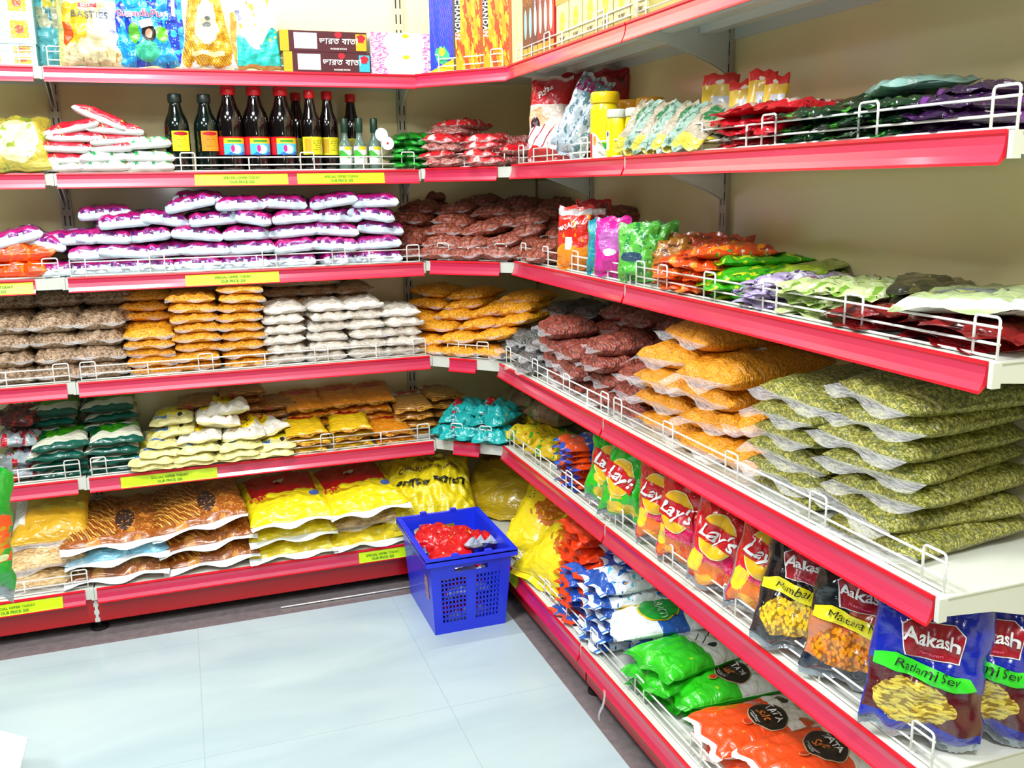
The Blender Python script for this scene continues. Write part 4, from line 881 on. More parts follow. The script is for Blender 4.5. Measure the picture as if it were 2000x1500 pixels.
m_te = print_mat('teal_snack_print', '#1aa8a4', [('spots', 4, .58, '#0a7c80'), ('ell', .3, .5, .12, .3, '#c01c28'), ('spots', 7, .66, '#a0d8c8'), ('spots', 9, .68, '#f0c030')], .28, .6)
P_te = [bag(.13, .15, .045, 130+s_, [m_te, m_te, m_te], wr=.2, seal=.015) for s_ in range(3)]
heap('C', 4, [(.06, [(905, 848, 0), (965, 850, 0)]), (.08, [(893, 838, 2), (955, 840, 0)]), (.12, [(905, 812, -6), (968, 815, 4)]), (.16, [(910, 795, 6), (970, 798, -4)])], P_te, 'glossy teal snack pack', 'corner of the fifth shelf', 'snack pack', 'snack_pack', 'teal snack packs in the corner', 14)
# ---- bottom left: flour sacks
m_wh = print_mat('brown_wheat_print', '#9c5418', [('spots', 5, .56, '#c88430'), ('lines', 11, .4, 1.1, '#e8b450', (0, .05, .52, .9)), ('lines', 23, .3, 1.5, '#6a2c0c', (0, .05, .56, .95)), ('ell', .62, .3, .1, .2, '#402c28'), ('spots', 30, .6, '#d89848', (.5, 0, 1, 1))], .32, .45)
m_bl = print_mat('light_blue_flour_print', '#7cc0d8', [('spots', 10, .58, '#a8dcea'), ('spots', 14, .66, '#4a94b8')], .32, .4)
m_ye = print_mat('red_yellow_flour_print', '#ecd818', [('rect', .08, .42, .92, 1, '#cc0c18'), ('rect', .1, .3, .5, .34, '#c8900c'), ('spots', 12, .6, '#f4ec90', (.1, .02, .9, .2)), ('rect', .8, .3, .92, .38, '#4868b0'), ('lines', 30, .3, 0, '#b89410', (.5, .28, .78, .4))], .3, .5)
m_yp = print_mat('yellow_flour_print', '#e6cc20', [('spots', 9, .6, '#f0e480'), ('rect', 0, .6, .3, 1, '#c01818')], .3, .5)
m_flw = simple('white_sack_edge', '#eaf0f0', .4, coat=.2)
def sack(m, sd, w=.30, l=.36, h=.06, **kw): return bag(w, l, h, sd, [m, m, m_flw], wr=.07, seal=.03, pu=3, pv=3, wrf=20, nu=24, nv=26, crinkle=.008, **kw)
W_w = [sack(m_wh, 140), sack(m_wh, 141)]; S_b = sack(m_bl, 143); S_yt = sack(m_ye, 145, .275, .40, .065); S_yp = sack(m_yp, 147, .28, .38, .06)
i1 = S_yt.art('logo', disc2d(.02, .014, 18, 2), WHT, (-.005, .06), 0, .005, 'silver oval emblem'); S_yt.art('lettering', text2d('DEE', .03, .03), INKR, (-.09, -.055), 0, .005, 'red lettering')
m_cp = grain_mat('clear_pasta_bag', '#d8a860', '#e8d0a0', 60, .6, (1, 3, 1), '#a07840'); S_cp = bag(.26, .34, .06, 149, [m_cp, m_cp, FILM], wr=.1, seal=.03, nu=22, nv=24)
m_fy = print_mat('transparent_yellow_print', '#d0a020', [('rect', .0, .2, .18, 1, '#e0e0d8'), ('rect', .55, .55, .85, .7, '#505860'), ('rect', .2, .35, .95, .8, '#c8b438'), ('rect', .55, .55, .85, .7, '#404850')], .3, .5); S_fy = bag(.22, .3, .07, 151, [m_fy, m_fy, FILM], wr=.08, seal=.02)
rowsL = [(W_w[0], 236, 1108, .21, 0, 2, 'brown wheat flour sack, lowest of the left flour stack'), (S_b, 230, 1080, .22, .05, 3, 'light blue flour sack between two brown wheat sacks'), (W_w[1], 218, 1040, .23, .1, 0, 'brown wheat flour sack, topmost of the left flour stack'),
    (W_w[1], 418, 1085, .21, 0, 4, 'brown wheat flour sack, lowest of the second flour stack'), (W_w[0], 405, 1040, .22, .055, 5, 'brown wheat flour sack, middle of the second flour stack'), (W_w[1], 388, 985, .23, .11, 8, 'brown wheat flour sack, topmost of the second flour stack'),
    (S_yp, 572, 1065, .21, 0, 0, 'yellow flour sack, lowest of the stack right of the wheat sacks'), (S_yp, 572, 1030, .22, .052, 1, 'yellow flour sack, middle of the stack right of the wheat sacks'), (S_yt, 566, 970, .22, .104, 2, 'yellow flour sack with large red panel, left of the two'),
    (S_yp, 725, 1030, .21, 0, -1, 'yellow flour sack, lowest of the stack left of the basket'), (S_cp, 722, 990, .22, .052, 2, 'clear bag of pale flour under the right red-panel sack'), (S_yt, 712, 945, .22, .106, 3, 'yellow flour sack with large red panel, right of the two'),
    (S_cp, 60, 1140, .21, 0, 0, 'clear pasta bag lowest at the left end of the bottom shelf'), (S_cp, 75, 1095, .22, .052, 3, 'clear pasta bag second up at the left end of the bottom shelf')]
for pk, px, py, v, z, tl, lb in rowsL:
    s_ = s_of('L', 5, px, v-.17, z+.03)
    o = pk.make('flour_sack' if pk is not S_cp else 'pasta_sack', lb, 'flour sack' if pk is not S_cp else 'pasta bag', 'sacks on the bottom left shelf'); p, a = base('L', 5, s_, v, z+.002+abs(sin(RAD(tl)))*.10); lay(o, p, a, RND.uniform(-4, 4), tl, 3)
o = S_fy.make('flour_sack', 'transparent yellow flour sack leaning behind the clear pasta bags', 'flour sack', 'sacks on the bottom left shelf'); p, a = base('L', 5, s_of('L', 5, 105, .2, .12), .25, .112); stand(o, S_fy, p, a, 0, 68)
m_yc = print_mat('yellow_atta_print', '#dcc818', [('spots', 5, .6, '#eadc50')], .3, .5)
S_c = bag(.32, .34, .13, 155, [m_yc]*3, wr=.06, seal=.02, pu=2.6, pv=2.6, nu=56, nv=56)
S_c.art('lettering', text2d('\u0997\u09ae\u09c7\u09b0 \u0986\u099f\u09be', .052, .02, .2), INKD, (-.0, -.03), 0, .006, 'black script lettering'); S_c.art('lettering', text2d('chakki fresh atta', .03, .02, .2), INKBR, (-.0, .045), .04, .006); S_c.art('lettering', text2d('100% pure', .026, .02, .2), INKBR, (.01, .09), .04, .006)
o = S_c.make('flour_sack', 'plump yellow flour sack with dark script, in the corner behind the basket', 'flour sack'); stand(o, S_c, Vector((-.55, -.29, ZL[5]+.003)), RAD(-10), 0, 66)
S_c2 = bag(.30, .38, .10, 157, [print_mat('dull_yellow_wheat_print', '#b89a18', [('blob', .3, .7, .3, .2, '#7a4a14'), ('ell', .7, .5, .1, .12, '#8a1818')], .3, .5)]*3, wr=.07, seal=.02, pu=2.6, pv=2.6)
o = S_c2.make('flour_sack', 'shaded yellow flour sack leaning in the rack corner', 'flour sack'); stand(o, S_c2, Vector((-.21, -.24, ZL[5]+.002)), RAD(-42), 0, 58)
# ================================================================== RIGHT RACK
def RS(k, px, v=.05, z=.02): return s_of('R', k, px, v, z)
# ---- second shelf right: pouches, jars, packets
m_pb = print_mat('red_white_pouch_print', '#e8d4c4', [('rect', 0, .66, 1, 1, '#c81018'), ('blob', .3, .5, .3, .12, '#e8b488'), ('ell', .22, .38, .12, .12, '#402028'), ('wave', .3, .06, 7, .1, '#e6eaec'), ('lines', 5, .14, -.8, '#b01428', (0, .1, 1, .4)), ('wave', .08, .03, 9, .1, '#c82020')], .3, .5)
pk = bag(.135, .225, .06, 201, [m_pb, m_pb, m_pb], wr=.1, seal=.012, pu=3)
pk.art('lettering', text2d('Poha', .026, .02, .3), INKW, (-.01, .072), .5, .003, 'white script lettering')
o = pk.make('masala_pouch', 'tall red and white pouch with a face print, leftmost on second right shelf', 'pouch', 'tall pouches'); stand(o, pk, base('R', 1, RS(1, 1075, .08), .09)[0], -pi/2, 48, 9)
m_pr = print_mat('dark_red_pouch_print', '#a80c14', [('blob', .6, .5, .25, .16, '#a87840'), ('spots', 6, .62, '#60080c')], .3, .5)
for j, (px, v, z) in enumerate(((1150, .2, 0), (1200, .24, 0))):
    pk = bag(.14, .24, .05, 203+j, [m_pr]*3, wr=.12, seal=.012); o = pk.make('masala_pouch', 'dark red pouch standing behind the tall red and white one' if j == 0 else 'dark red pouch leaning behind the yellow jar', 'pouch', 'tall pouches'); stand(o, pk, base('R', 1, RS(1, px-10, v), v)[0], -pi/2, 40, 4)
m_sil = print_mat('silver_teal_pouch_print', '#b8c4cc', [('rect', 0, .8, 1, 1, '#8c1460'), ('spots', 6, .55, '#5a8088'), ('spots', 9, .6, '#e0e8ea')], .2, .6)
for j, (px, v, ln, ro, lb) in enumerate(((1140, .07, 10, -24, 'crumpled silver pouch leaning right beside the face-print pouch'), (1150, .15, 8, -32, 'silver and purple pouch leaning behind the crumpled silver one'))):
    pk = bag(.10, .20-.02*j, .045, 206+j, [m_sil]*3, wr=.2, seal=.012); o = pk.make('silver_pouch', lb, 'pouch', 'silver pouches'); stand(o, pk, base('R', 1, RS(1, px, v), v)[0], -pi/2, 45, ln, ro)
def jar(r, H, body, lid, lab=None, lh=.03):
    pk = Pack(lathe_mesh('jar', [(r*.9, 0), (r, .004), (r, H-lh-.012), (r*.9, H-lh-.004), (r*.86, H-lh)], [body]), None, 0, H, r*2)
    pk.sub('lid', lathe_mesh('lid', [(r*.98, H-lh-.002), (r*1.02, H-lh), (r*1.02, H-.004), (r*.96, H)], [lid]))
    if lab:
        vs, fs, uv = wraplabel(r+.0008, .004, H-lh-.018, -1.3, 1.3); pk.sub('paper_label', new_mesh('paper_label', vs, fs, [lab], None, uv, True))
    return pk
jb = simple('yellow_jar_plastic', '#e8d40c', .3, coat=.4); jl = simple('yellow_jar_lid', '#f4ce10', .3, coat=.4); jo = simple('amber_lid', '#e0a010', .35, coat=.3)
lJ = print_mat('yellow_green_jar_print', '#f0e010', [('rect', .5, 0, .66, .3, '#28c018'), ('wave', .45, .2, 5, -.5, '#e8ecdc'), ('rect', 0, 0, .2, .5, '#d0141c'), ('blob', .3, .35, .06, .1, '#c89838')], .35, .3, 0)
lJ2 = print_mat('yellow_blue_jar_print', '#f0dc10', [('rect', .0, .2, .28, .8, '#d8e8ec'), ('ell', .18, .7, .06, .08, '#1840a0')], .35, .3, 0)
j1 = jar(.036, .165, jb, jl, lJ, .026); j2 = jar(.024, .115, jb, M['white'], lJ2, .018); j3 = jar(.036, .15, jb, jo, None, .035)
for px, v, pk, lb in ((1181, .05, j1, 'tall yellow jar with yellow lid, tallest of the jars'), (1204, .035, j2, 'small yellow jar with white lid in front of the tall jar'), (1228, .14, j3, 'yellow jar with amber lid, left one behind the small jars'),
        (1268, .16, j3, 'yellow jar with amber lid, right one behind the herb packets'), (1240, .06, j2, 'small yellow jar with white lid behind the first small one')):
    o = pk.make('jar', lb, 'jar', 'yellow jars'); o.location = base('R', 1, RS(1, px, v), v, .0008)[0]; o.rotation_euler = (0, 0, -pi/2+RAD(50))
j4 = jar(.026, .10, jb, jo, None, .02)
for px, v, lb in ((1255, .10, 'small jar with amber lid just behind the beige packets, left one'), (1290, .12, 'small jar with amber lid just behind the beige packets, right one')):
    o = j4.make('jar', lb, 'jar', 'yellow jars'); o.location = base('R', 1, RS(1, px, v), v, .0008)[0]
m_hb = print_mat('beige_herb_print', '#a89c84', [('blob', .6, .75, .3, .2, '#206838'), ('spots', 8, .62, '#70705c'), ('wave', .16, .04, 6, 0, '#c8b838')], .35, .3)
m_hg = print_mat('grey_green_herb_print', '#8ca898', [('spots', 6, .56, '#4a7058'), ('blob', .7, .4, .2, .2, '#b8b098')], .35, .35)
P_hb = [bag(.075, .115, .018, 210+s_, [m_hb if s_ % 2 == 0 else m_hg]*3, wr=.14, seal=.012) for s_ in range(4)]
for j in range(7):
    px = (1248, 1268, 1288, 1308, 1330, 1352, 1376)[j]; v = .04+.008*(j % 2)
    o = P_hb[j % 4].make('herb_packet', 'beige and green herb packet, %s from the yellow jars in the leaning row' % nth(j), 'herb packet', 'leaning herb packets'); stand(o, P_hb[j % 4], base('R', 1, RS(1, px, v), v)[0], -pi/2, 30, 30+3*j, -16)
heap('R', 1, [(.08, [(1420, 272, 0), (1475, 270, 2)]), (.1, [(1400, 258, 3), (1455, 256, 0)]), (.12, [(1385, 240, 0), (1440, 238, 4)])], P_hb, 'grey green herb packet', 'lying right of the leaning row', 'herb packet', 'herb_packet', 'lying herb packets')
m_cd = print_mat('red_yellow_card_print', '#e8c018', [('rect', 0, .8, 1, 1, '#d81c14'), ('ell', .5, .84, .12, .04, '#f0e8d0'), ('rect', .3, .08, .95, .6, '#d8dce0'), ('blob', .6, .34, .16, .16, '#506878')], .4, .3, 0)
for j, (px, v, w_, h_, z, lb) in enumerate(((1405, .16, .085, .10, .052, 'red and yellow hanging card packet, leftmost behind the herb packets'), (1455, .15, .07, .07, .055, 'white and yellow card packet, second behind the herb packets'), (1488, .15, .06, .085, .055, 'white and yellow card packet, third behind the herb packets'), (1515, .15, .05, .07, .055, 'white and yellow card packet, rightmost behind the herb packets'))):
    pk = bag(w_, h_+.03, .012, 220+j, [m_cd]*3, wr=.1, pu=6, pv=6); o = pk.make('card_packet', lb, 'card packet', 'card packets'); stand(o, pk, base('R', 1, RS(1, px, v, .1), v, z-.01)[0], -pi/2, 42, 12)
m_rw = print_mat('red_white_masala_print', '#c01020', [('blob', .5, .5, .3, .35, '#c8b0a0'), ('rect', .1, .7, .9, .78, '#d8dadc'), ('spots', 7, .62, '#700814')], .28, .5)
m_dg = print_mat('dark_green_masala_print', '#0a3018', [('spots', 5, .58, '#3a9a20'), ('spots', 8, .63, '#101418'), ('spots', 11, .68, '#c8d0c0')], .25, .6)
m_dp = print_mat('dark_purple_masala_print', '#2c1038', [('spots', 5, .58, '#6a2c80'), ('spots', 8, .64, '#c0b8c8')], .25, .6)
m_tl = print_mat('pale_teal_packet_print', '#9cc8bc', [('spots', 5, .6, '#c8e0d8')], .25, .5)
def flat(m, w, l, sd, n=3, h=.022): return [bag(w, l, h, sd+s_, [m]*3, wr=.2, seal=.015, crinkle=.006) for s_ in range(n)]
P_rw = flat(m_rw, .11, .17, 230); P_dg = flat(m_dg, .13, .2, 234); P_dp = flat(m_dp, .13, .2, 238); P_tl = flat(m_tl, .15, .22, 242, 1)
def pile(k, s, v, packs, n, pitch, what, where, cat, name, group, **kw): column('R', k, s, v, packs, n, pitch, what, where, cat, name, group, **kw)
g = 'red and white masala packets'
for i, (px, n) in enumerate(((1480, 4), (1545, 4))): pile(1, RS(1, px, .09), .1, P_rw, n, .021, 'red and white masala packet', ORD[i]+' red pile on second right shelf', 'masala packet', 'masala_packet', g, jx=.012, jyaw=16, jt=6)
pile(1, RS(1, 1575, .2), .2, P_rw, 4, .022, 'red and white masala packet', 'rear red pile on second right shelf', 'masala packet', 'masala_packet', g, jx=.012, jyaw=16, jt=6)
g = 'dark green masala packets'
for i, (px, v, n) in enumerate(((1620, .1, 3), (1715, .1, 3), (1700, .21, 4), (1800, .1, 3))): pile(1, RS(1, px, v), v, P_dg, n, .02, 'dark green masala packet', ORD[i]+' dark green pile from left', 'masala packet', 'masala_packet', g, jx=.014, jyaw=14, jt=5)
pile(1, RS(1, 1885, .1), .1, P_dp, 3, .018, 'dark purple masala packet', 'front purple pile at the near end', 'masala packet', 'masala_packet', 'purple masala packets', jx=.014, jyaw=14, jt=5)
pile(1, RS(1, 1960, .2), .2, P_dp, 4, .018, 'dark purple masala packet', 'rear purple pile at the near end', 'masala packet', 'masala_packet', 'purple masala packets', jx=.014, jyaw=14, jt=5)
o = P_tl[0].make('masala_packet', 'long pale teal packet lying on top of the dark green packets', 'masala packet'); lay(o, base('R', 1, RS(1, 1780, .2), .2, .082)[0], -pi/2, 60, 2)
# ---- third shelf right: upright pouches then flat packs
def upright_pack(k, px, v, m, w, h, t, sd, lb, yaw=45, lean=6, roll=0, name='snack_pouch', cat='snack pouch', grp='upright snack pouches', arts=(), side=None):
    pk = bag(w, h, t, sd, [m, side or m, side or m], wr=.12, seal=.01, pu=2.8, pv=2.8)
    for a in arts: pk.art(*a)
    o = pk.make(name, lb, cat, grp); stand(o, pk, base('R', k, RS(k, px, v), v)[0], -pi/2, yaw, lean, roll); return o
m_n1 = print_mat('red_orange_noodle_print', '#e02410', [('wave', .3, .06, 6, .1, '#f08c10'), ('rect', .3, .28, .5, .5, '#f0ece0'), ('spots', 6, .62, '#f09010'), ('rect', 0, .9, 1, 1, '#c8c0bc')], .28, .5)
m_n2 = print_mat('teal_pouch_print', '#1894a8', [('spots', 7, .6, '#3cc04c'), ('ell', .6, .4, .2, .08, '#d8e4e4')], .28, .5)
m_n3 = print_mat('pink_pouch_print', '#d82098', [('blob', .5, .6, .35, .25, '#c868b8'), ('ell', .5, .38, .2, .07, '#e8d8e8')], .28, .5)
m_n4 = print_mat('green_pouch_print', '#58b83c', [('spots', 5, .55, '#2c8c3c'), ('spots', 8, .62, '#a0d890'), ('ell', .45, .4, .3, .1, '#284860')], .28, .5)
m_n5 = print_mat('amber_pouch_print', '#a86c20', [('spots', 8, .58, '#5a3410'), ('spots', 5, .6, '#c89848')], .28, .5)
m_n6 = print_mat('burnt_orange_pouch_print', '#b83c0c', [('spots', 5, .57, '#7a3c20'), ('spots', 7, .64, '#e88830')], .28, .5)
upright_pack(2, 1128, .05, m_n1, .105, .155, .045, 250, 'red and orange noodle pouch standing upright, leftmost on third right shelf', arts=[('lettering', text2d('MASALA', .017, .03), INKW, (-.012, .03), .25, .004)])
upright_pack(2, 1160, .12, print_mat('plain_red_pouch_print', '#b80c14', [('spots', 6, .6, '#70080c'), ('rect', .2, .8, .9, .9, '#d8c8c0')], .28, .5), .11, .17, .04, 251, 'plain red pouch standing behind the teal one')
upright_pack(2, 1178, .05, m_n2, .075, .125, .04, 252, 'slim teal pouch standing between the red and pink ones')
upright_pack(2, 1202, .045, m_n3, .095, .13, .05, 253, 'bright pink pouch standing beside the green ones')
upright_pack(2, 1250, .05, m_n4, .10, .12, .05, 254, 'front green pouch standing right of the pink one')
upright_pack(2, 1275, .08, m_n4, .09, .12, .05, 255, 'middle green pouch of the three green ones')
upright_pack(2, 1290, .12, m_n4, .09, .125, .05, 256, 'rear green pouch of the three green ones', lean=16)
upright_pack(2, 1318, .12, m_n5, .12, .10, .06, 257, 'amber pouch with dark print leaning right of the green ones', lean=20)
upright_pack(2, 1370, .17, m_n6, .12, .10, .06, 258, 'burnt orange pouch leaning at the back, left one', lean=20)
upright_pack(2, 1420, .2, m_n6, .12, .10, .06, 259, 'burnt orange pouch leaning at the back, right one', lean=24)
for i, (px, m, lb) in enumerate(((1262, simple('teal_blue_film', '#106080', .3, coat=.5), 'teal blue pack lying at the back behind the green pouches'), (1330, m_dp, 'dark purple pack lying at the back near the upright'), (1395, m_dg, 'dark green pack lying at the back behind the orange pouches'))):
    pk = bag(.13, .12, .05, 262+i, [m]*3, wr=.15, seal=.01); 
    for z_ in (0, 1):
        o = pk.make('snack_pouch', lb if z_ else lb.replace('lying at the back', 'under another one at the back'), 'snack pouch', 'snack packs at the back'); lay(o, base('R', 2, RS(2, px+15, .23), .205, .001+.045*z_)[0], -pi/2, 5, 0)
m_f1 = print_mat('orange_red_biscuit_print', '#e04c10', [('spots', 4, .55, '#f0901c'), ('spots', 6, .6, '#b01418'), ('spots', 9, .64, '#2c9838'), ('spots', 12, .68, '#e8e0d0')], .28, .5)
m_f2 = print_mat('green_yellow_print', '#38a814', [('spots', 4, .56, '#c8d820'), ('spots', 6, .6, '#107818')], .28, .5)
m_f3 = print_mat('lilac_white_print', '#b4a4cc', [('spots', 4, .54, '#e0dcec'), ('spots', 7, .6, '#4a3c68'), ('spots', 9, .66, '#8c3c70')], .25, .55)
m_f4 = print_mat('pale_green_print', '#c4d490', [('spots', 4, .56, '#7ca838'), ('spots', 7, .6, '#e4e8c8'), ('spots', 9, .66, '#3c5820')], .25, .55)
m_f5 = print_mat('black_tea_print', '#2c2c20', [('spots', 5, .58, '#5c5430'), ('spots', 8, .66, '#a8a878')], .25, .6)
m_f6 = print_mat('olive_leaf_print', '#a8bc30', [('wave', .4, .1, 3, .3, '#88a018'), ('spots', 6, .62, '#38a014')], .25, .5)
m_f7 = print_mat('dark_red_flat_print', '#780c10', [('spots', 5, .58, '#380608'), ('spots', 8, .64, '#c01c18')], .25, .5)
m_f8 = print_mat('light_green_large_print', '#a8b884', [('blob', .4, .4, .3, .13, '#505c64'), ('blob', .4, .4, .26, .10, '#7a848c'), ('spots', 5, .6, '#b8c068'), ('rect', 0, 0, 1, .08, '#e8ecd8')], .22, .6)
Pf = [flat(m_f1, .12, .17, 270, 2, .028), flat(m_f2, .12, .20, 272, 2), flat(m_f3, .13, .18, 274, 2), flat(m_f4, .13, .19, 276, 2), flat(m_f5, .14, .24, 278, 2, .018), flat(m_f6, .10, .24, 280, 2, .014), flat(m_f7, .15, .22, 282, 2, .022)]
def fl(i, px, v, n, pitch, what, where, grp, **kw): pile(2, RS(2, px, v), v, Pf[i], n, pitch, what, where, 'snack packet', 'snack_packet', grp, jx=.014, jyaw=18, jt=6, **kw)
g = 'orange and red biscuit packets'
fl(0, 1330, .07, 3, .025, 'orange and red snack packet', 'first flat pile beside the amber pouch', g); fl(0, 1395, .09, 4, .025, 'orange and red snack packet', 'second flat pile, third right shelf', g); fl(0, 1420, .18, 3, .026, 'orange and red snack packet', 'rear pile under burnt orange pouches', g)
g = 'green and yellow packets'
fl(1, 1480, .17, 4, .02, 'green and yellow packet', 'rear green pile, third right shelf', g); fl(1, 1455, .09, 3, .02, 'green and yellow packet', 'front green pile, third right shelf', g)
fl(2, 1500, .06, 3, .02, 'lilac and white packet', 'lilac pile behind the wire guard', 'lilac packets'); fl(2, 1560, .12, 3, .021, 'lilac and white packet', 'second lilac pile, further back', 'lilac packets')
fl(3, 1590, .07, 3, .02, 'pale green packet', 'first pale green pile', 'pale green packets'); fl(3, 1665, .13, 3, .021, 'pale green packet', 'second pale green pile', 'pale green packets'); fl(3, 1740, .16, 3, .021, 'pale green packet', 'third pale green pile', 'pale green packets')
fl(5, 1600, .21, 4, .014, 'long olive green packet', 'long olive pile at the wall', 'olive packets', z0=.02, yaw=50)
fl(4, 1700, .21, 3, .018, 'black tea packet', 'first black pile at the wall', 'black packets', z0=0, yaw=40); fl(4, 1830, .21, 4, .018, 'black tea packet', 'second black pile at the wall', 'black packets', yaw=30); fl(4, 1950, .2, 3, .018, 'black tea packet', 'third black pile, nearest', 'black packets', yaw=20)
fl(6, 1735, .08, 2, .02, 'dark red flat packet', 'first dark red pile behind the guard', 'dark red packets'); fl(6, 1850, .09, 2, .02, 'dark red flat packet', 'second dark red pile behind the guard', 'dark red packets'); fl(6, 1960, .13, 2, .02, 'dark red flat packet', 'third dark red pile, nearest', 'dark red packets')
pk = bag(.20, .2, .03, 290, [m_f8]*3, wr=.14, seal=.02, crinkle=.006)
o = pk.make('snack_packet', 'large pale green packet with grey oval on top of the dark red pile', 'snack packet', 'large pale green packets'); lay(o, base('R', 2, RS(2, 1915, .12, .05), .13, .047)[0], -pi/2, 24, 3)
o = pk.make('snack_packet', 'large pale green packet lying behind the grey oval one', 'snack packet', 'large pale green packets'); lay(o, base('R', 2, RS(2, 2060, .18, .06), .18, .047)[0], -pi/2, -12, 4)
# ---- fourth shelf right: pulses
g = 'clear bags of grey black gram'
heap('R', 3, [(.10, [(1022, 700, 0), (1075, 718, 0)]), (.12, [(1035, 672, 0), (1085, 690, 2)]), (.14, [(1050, 655, -3), (1098, 668, 3)])], P_blk, 'grey black gram bag', 'nearest the corner', 'pulse bag', 'gram_bag', g)
g = 'dark pulse bags at the back'
heap('R', 3, [(.24, [(1130, 690, 0), (1185, 705, 0)]), (.24, [(1125, 660, 0), (1180, 672, 0)]), (.25, [(1120, 632, 0), (1172, 640, 0)]), (.25, [(1130, 602, 0), (1185, 610, 4)])], P_drk, 'dark pulse bag', 'in the shade behind the grey gram', 'pulse bag', 'pulse_bag', g)
g = 'clear bags of red-brown peanuts on the right'
what = 'clear red-brown peanut bag'
for i, (s, v, n) in enumerate(((-.83, .12, 4), (-1.0, .11, 3), (-1.17, .12, 4), (-1.34, .13, 3))):
    column('R', 3, s, v, P_raj, n, .044, what, ORD[i]+' front peanut stack, right rack', 'peanut bag', 'peanut_bag', g, jx=.014, jyaw=12, jt=5, nose=3)
for i, (s, v, n) in enumerate(((-.93, .26, 5), (-1.10, .26, 5), (-1.265, .26, 5))):
    column('R', 3, s, v, P_raj, n, .045, what, ORD[i]+' rear peanut stack, right rack', 'peanut bag', 'peanut_bag', g, jx=.012, jyaw=12, jt=5)
g = 'clear bags of orange lentils'
STK = [simple('white_price_sticker', '#e8ecec', .4)]
P_dals = []
for s_ in range(2):
    pk = bag(.19, .27, .058, 300+s_, [m_dal, m_dal, FILM], seal=.045, wr=.1, pu=3.2, pv=3.4); pk.art('price_sticker', rect2d(.05, .028), STK[0], (-.03, .03), .2, .002, 'white price sticker'); P_dals.append(pk)
for i, (s, v, n, dv) in enumerate(((-1.48, .165, 3, .0), (-1.67, .165, 3, .004), (-1.81, .17, 1, 0))):
    column('R', 3, s, v, P_dal, n, .052, 'clear orange lentil bag', ORD[i]+' front lentil stack', 'lentil bag', 'lentil_bag', g, jx=.008, jyaw=6, jt=3, dv=dv, yaw=8)
o = P_dals[0].make('lentil_bag', 'orange lentil bag with white sticker, on the first lentil stack', 'lentil bag', g); lay(o, base('R', 3, -1.49, .18, 3*.052+.001)[0], -pi/2, 12, 2)
o = P_dals[1].make('lentil_bag', 'orange lentil bag with white sticker, on the second lentil stack', 'lentil bag', g); lay(o, base('R', 3, -1.68, .18, 3*.052+.001)[0], -pi/2, 6, 2, 4)
for i, (s, v) in enumerate(((-1.575, .2), (-1.75, .2))):
    column('R', 3, s, v, P_dal, 1, .054, 'orange lentil bag', 'high up behind the '+ORD[i]+' lentil stack', 'lentil bag', 'lentil_bag', g, z0=.212 if i == 0 else .06, jx=.008, jyaw=6, jt=3, yaw=-4)
g = 'clear bags of green mung beans'
column('R', 3, -1.965, .178, P_mung, 6, .036, 'clear green mung bean bag', 'left mung stack', 'mung bag', 'mung_bag', g, jx=.014, jyaw=12, jt=4, nose=3, yaw=6)
column('R', 3, -2.19, .178, P_mung, 7, .037, 'clear green mung bean bag', 'right mung stack', 'mung bag', 'mung_bag', g, jx=.014, jyaw=11, jt=4, nose=3, yaw=2)
# ---- fifth shelf right: snack packs, crisps
m_ns = print_mat('yellow_snack_print', '#d8b81c', [('spots', 4, .57, '#4c9c28'), ('blob', .5, .4, .2, .2, '#f0e020'), ('spots', 7, .64, '#a83c18')], .3, .5)
m_tr = print_mat('brown_rusk_print', '#8c6c50', [('blob', .5, .7, .4, .25, '#d8b020'), ('spots', 6, .6, '#4c9c38'), ('spots', 4, .6, '#a89880')], .3, .5)
P_ns = [bag(.15, .19, .055, 310+s_, [m_ns]*3, wr=.12, seal=.012) for s_ in range(2)]; P_tr = [bag(.17, .19, .08, 313+s_, [m_tr]*3, wr=.08, seal=.012, pu=4, pv=4) for s_ in range(2)]
for j, (pk, px, v, z, lb) in enumerate(((P_ns[0], 1048, .12, 0, 'yellow and green snack pack lying behind the guard, left one'), (P_ns[1], 1100, .14, 0, 'yellow and green snack pack lying behind the guard, right one'), (P_tr[0], 1040, .2, .056, 'plump beige and yellow rusk pack next to the teal packs'),
        (P_tr[1], 1095, .22, .056, 'plump beige and yellow rusk pack in the shade of the shelf above'))):
    o = pk.make('snack_pack', lb, 'snack pack', 'snack packs near the corner'); lay(o, base('R', 4, RS(4, px, v, z+.03), v, z+.001)[0], -pi/2, 20, 0)
for j, (px, v, lb) in enumerate(((1075, .25, 'beige snack pack lying at the back under the rusk packs'), (1010, .2, 'beige snack pack lying between teal packs and right rack'))):
    o = P_ns[j].make('snack_pack', lb, 'snack pack', 'snack packs near the corner'); lay(o, base('R', 4, RS(4, px, v, .03), v, .001)[0], -pi/2, -5, 0)
m_bo = print_mat('blue_orange_snack_print', '#1858c8', [('rect', 0, 0, 1, .3, '#e84c10'), ('spots', 5, .56, '#e05010'), ('spots', 8, .62, '#c8e0f0')], .25, .6)
P_bo = flat(m_bo, .14, .18, 320, 3, .022)
for i, (s, v, n) in enumerate(((-.99, .11, 7), (-1.07, .2, 6))): column('R', 4, s, v, P_bo, n, .019, 'blue and orange snack pack', ('front' if i == 0 else 'rear')+' pile beside the green crisps', 'snack pack', 'snack_pack', 'blue and orange snack packs', jx=.012, jyaw=10, jt=5)
o = P_bo[0].make('snack_pack', 'blue snack pack lying at the back beneath the shelf edge, near the green bags', 'snack pack', 'blue and orange snack packs'); lay(o, base('R', 4, -1.18, .27, .12)[0], -pi/2, 10, 0)
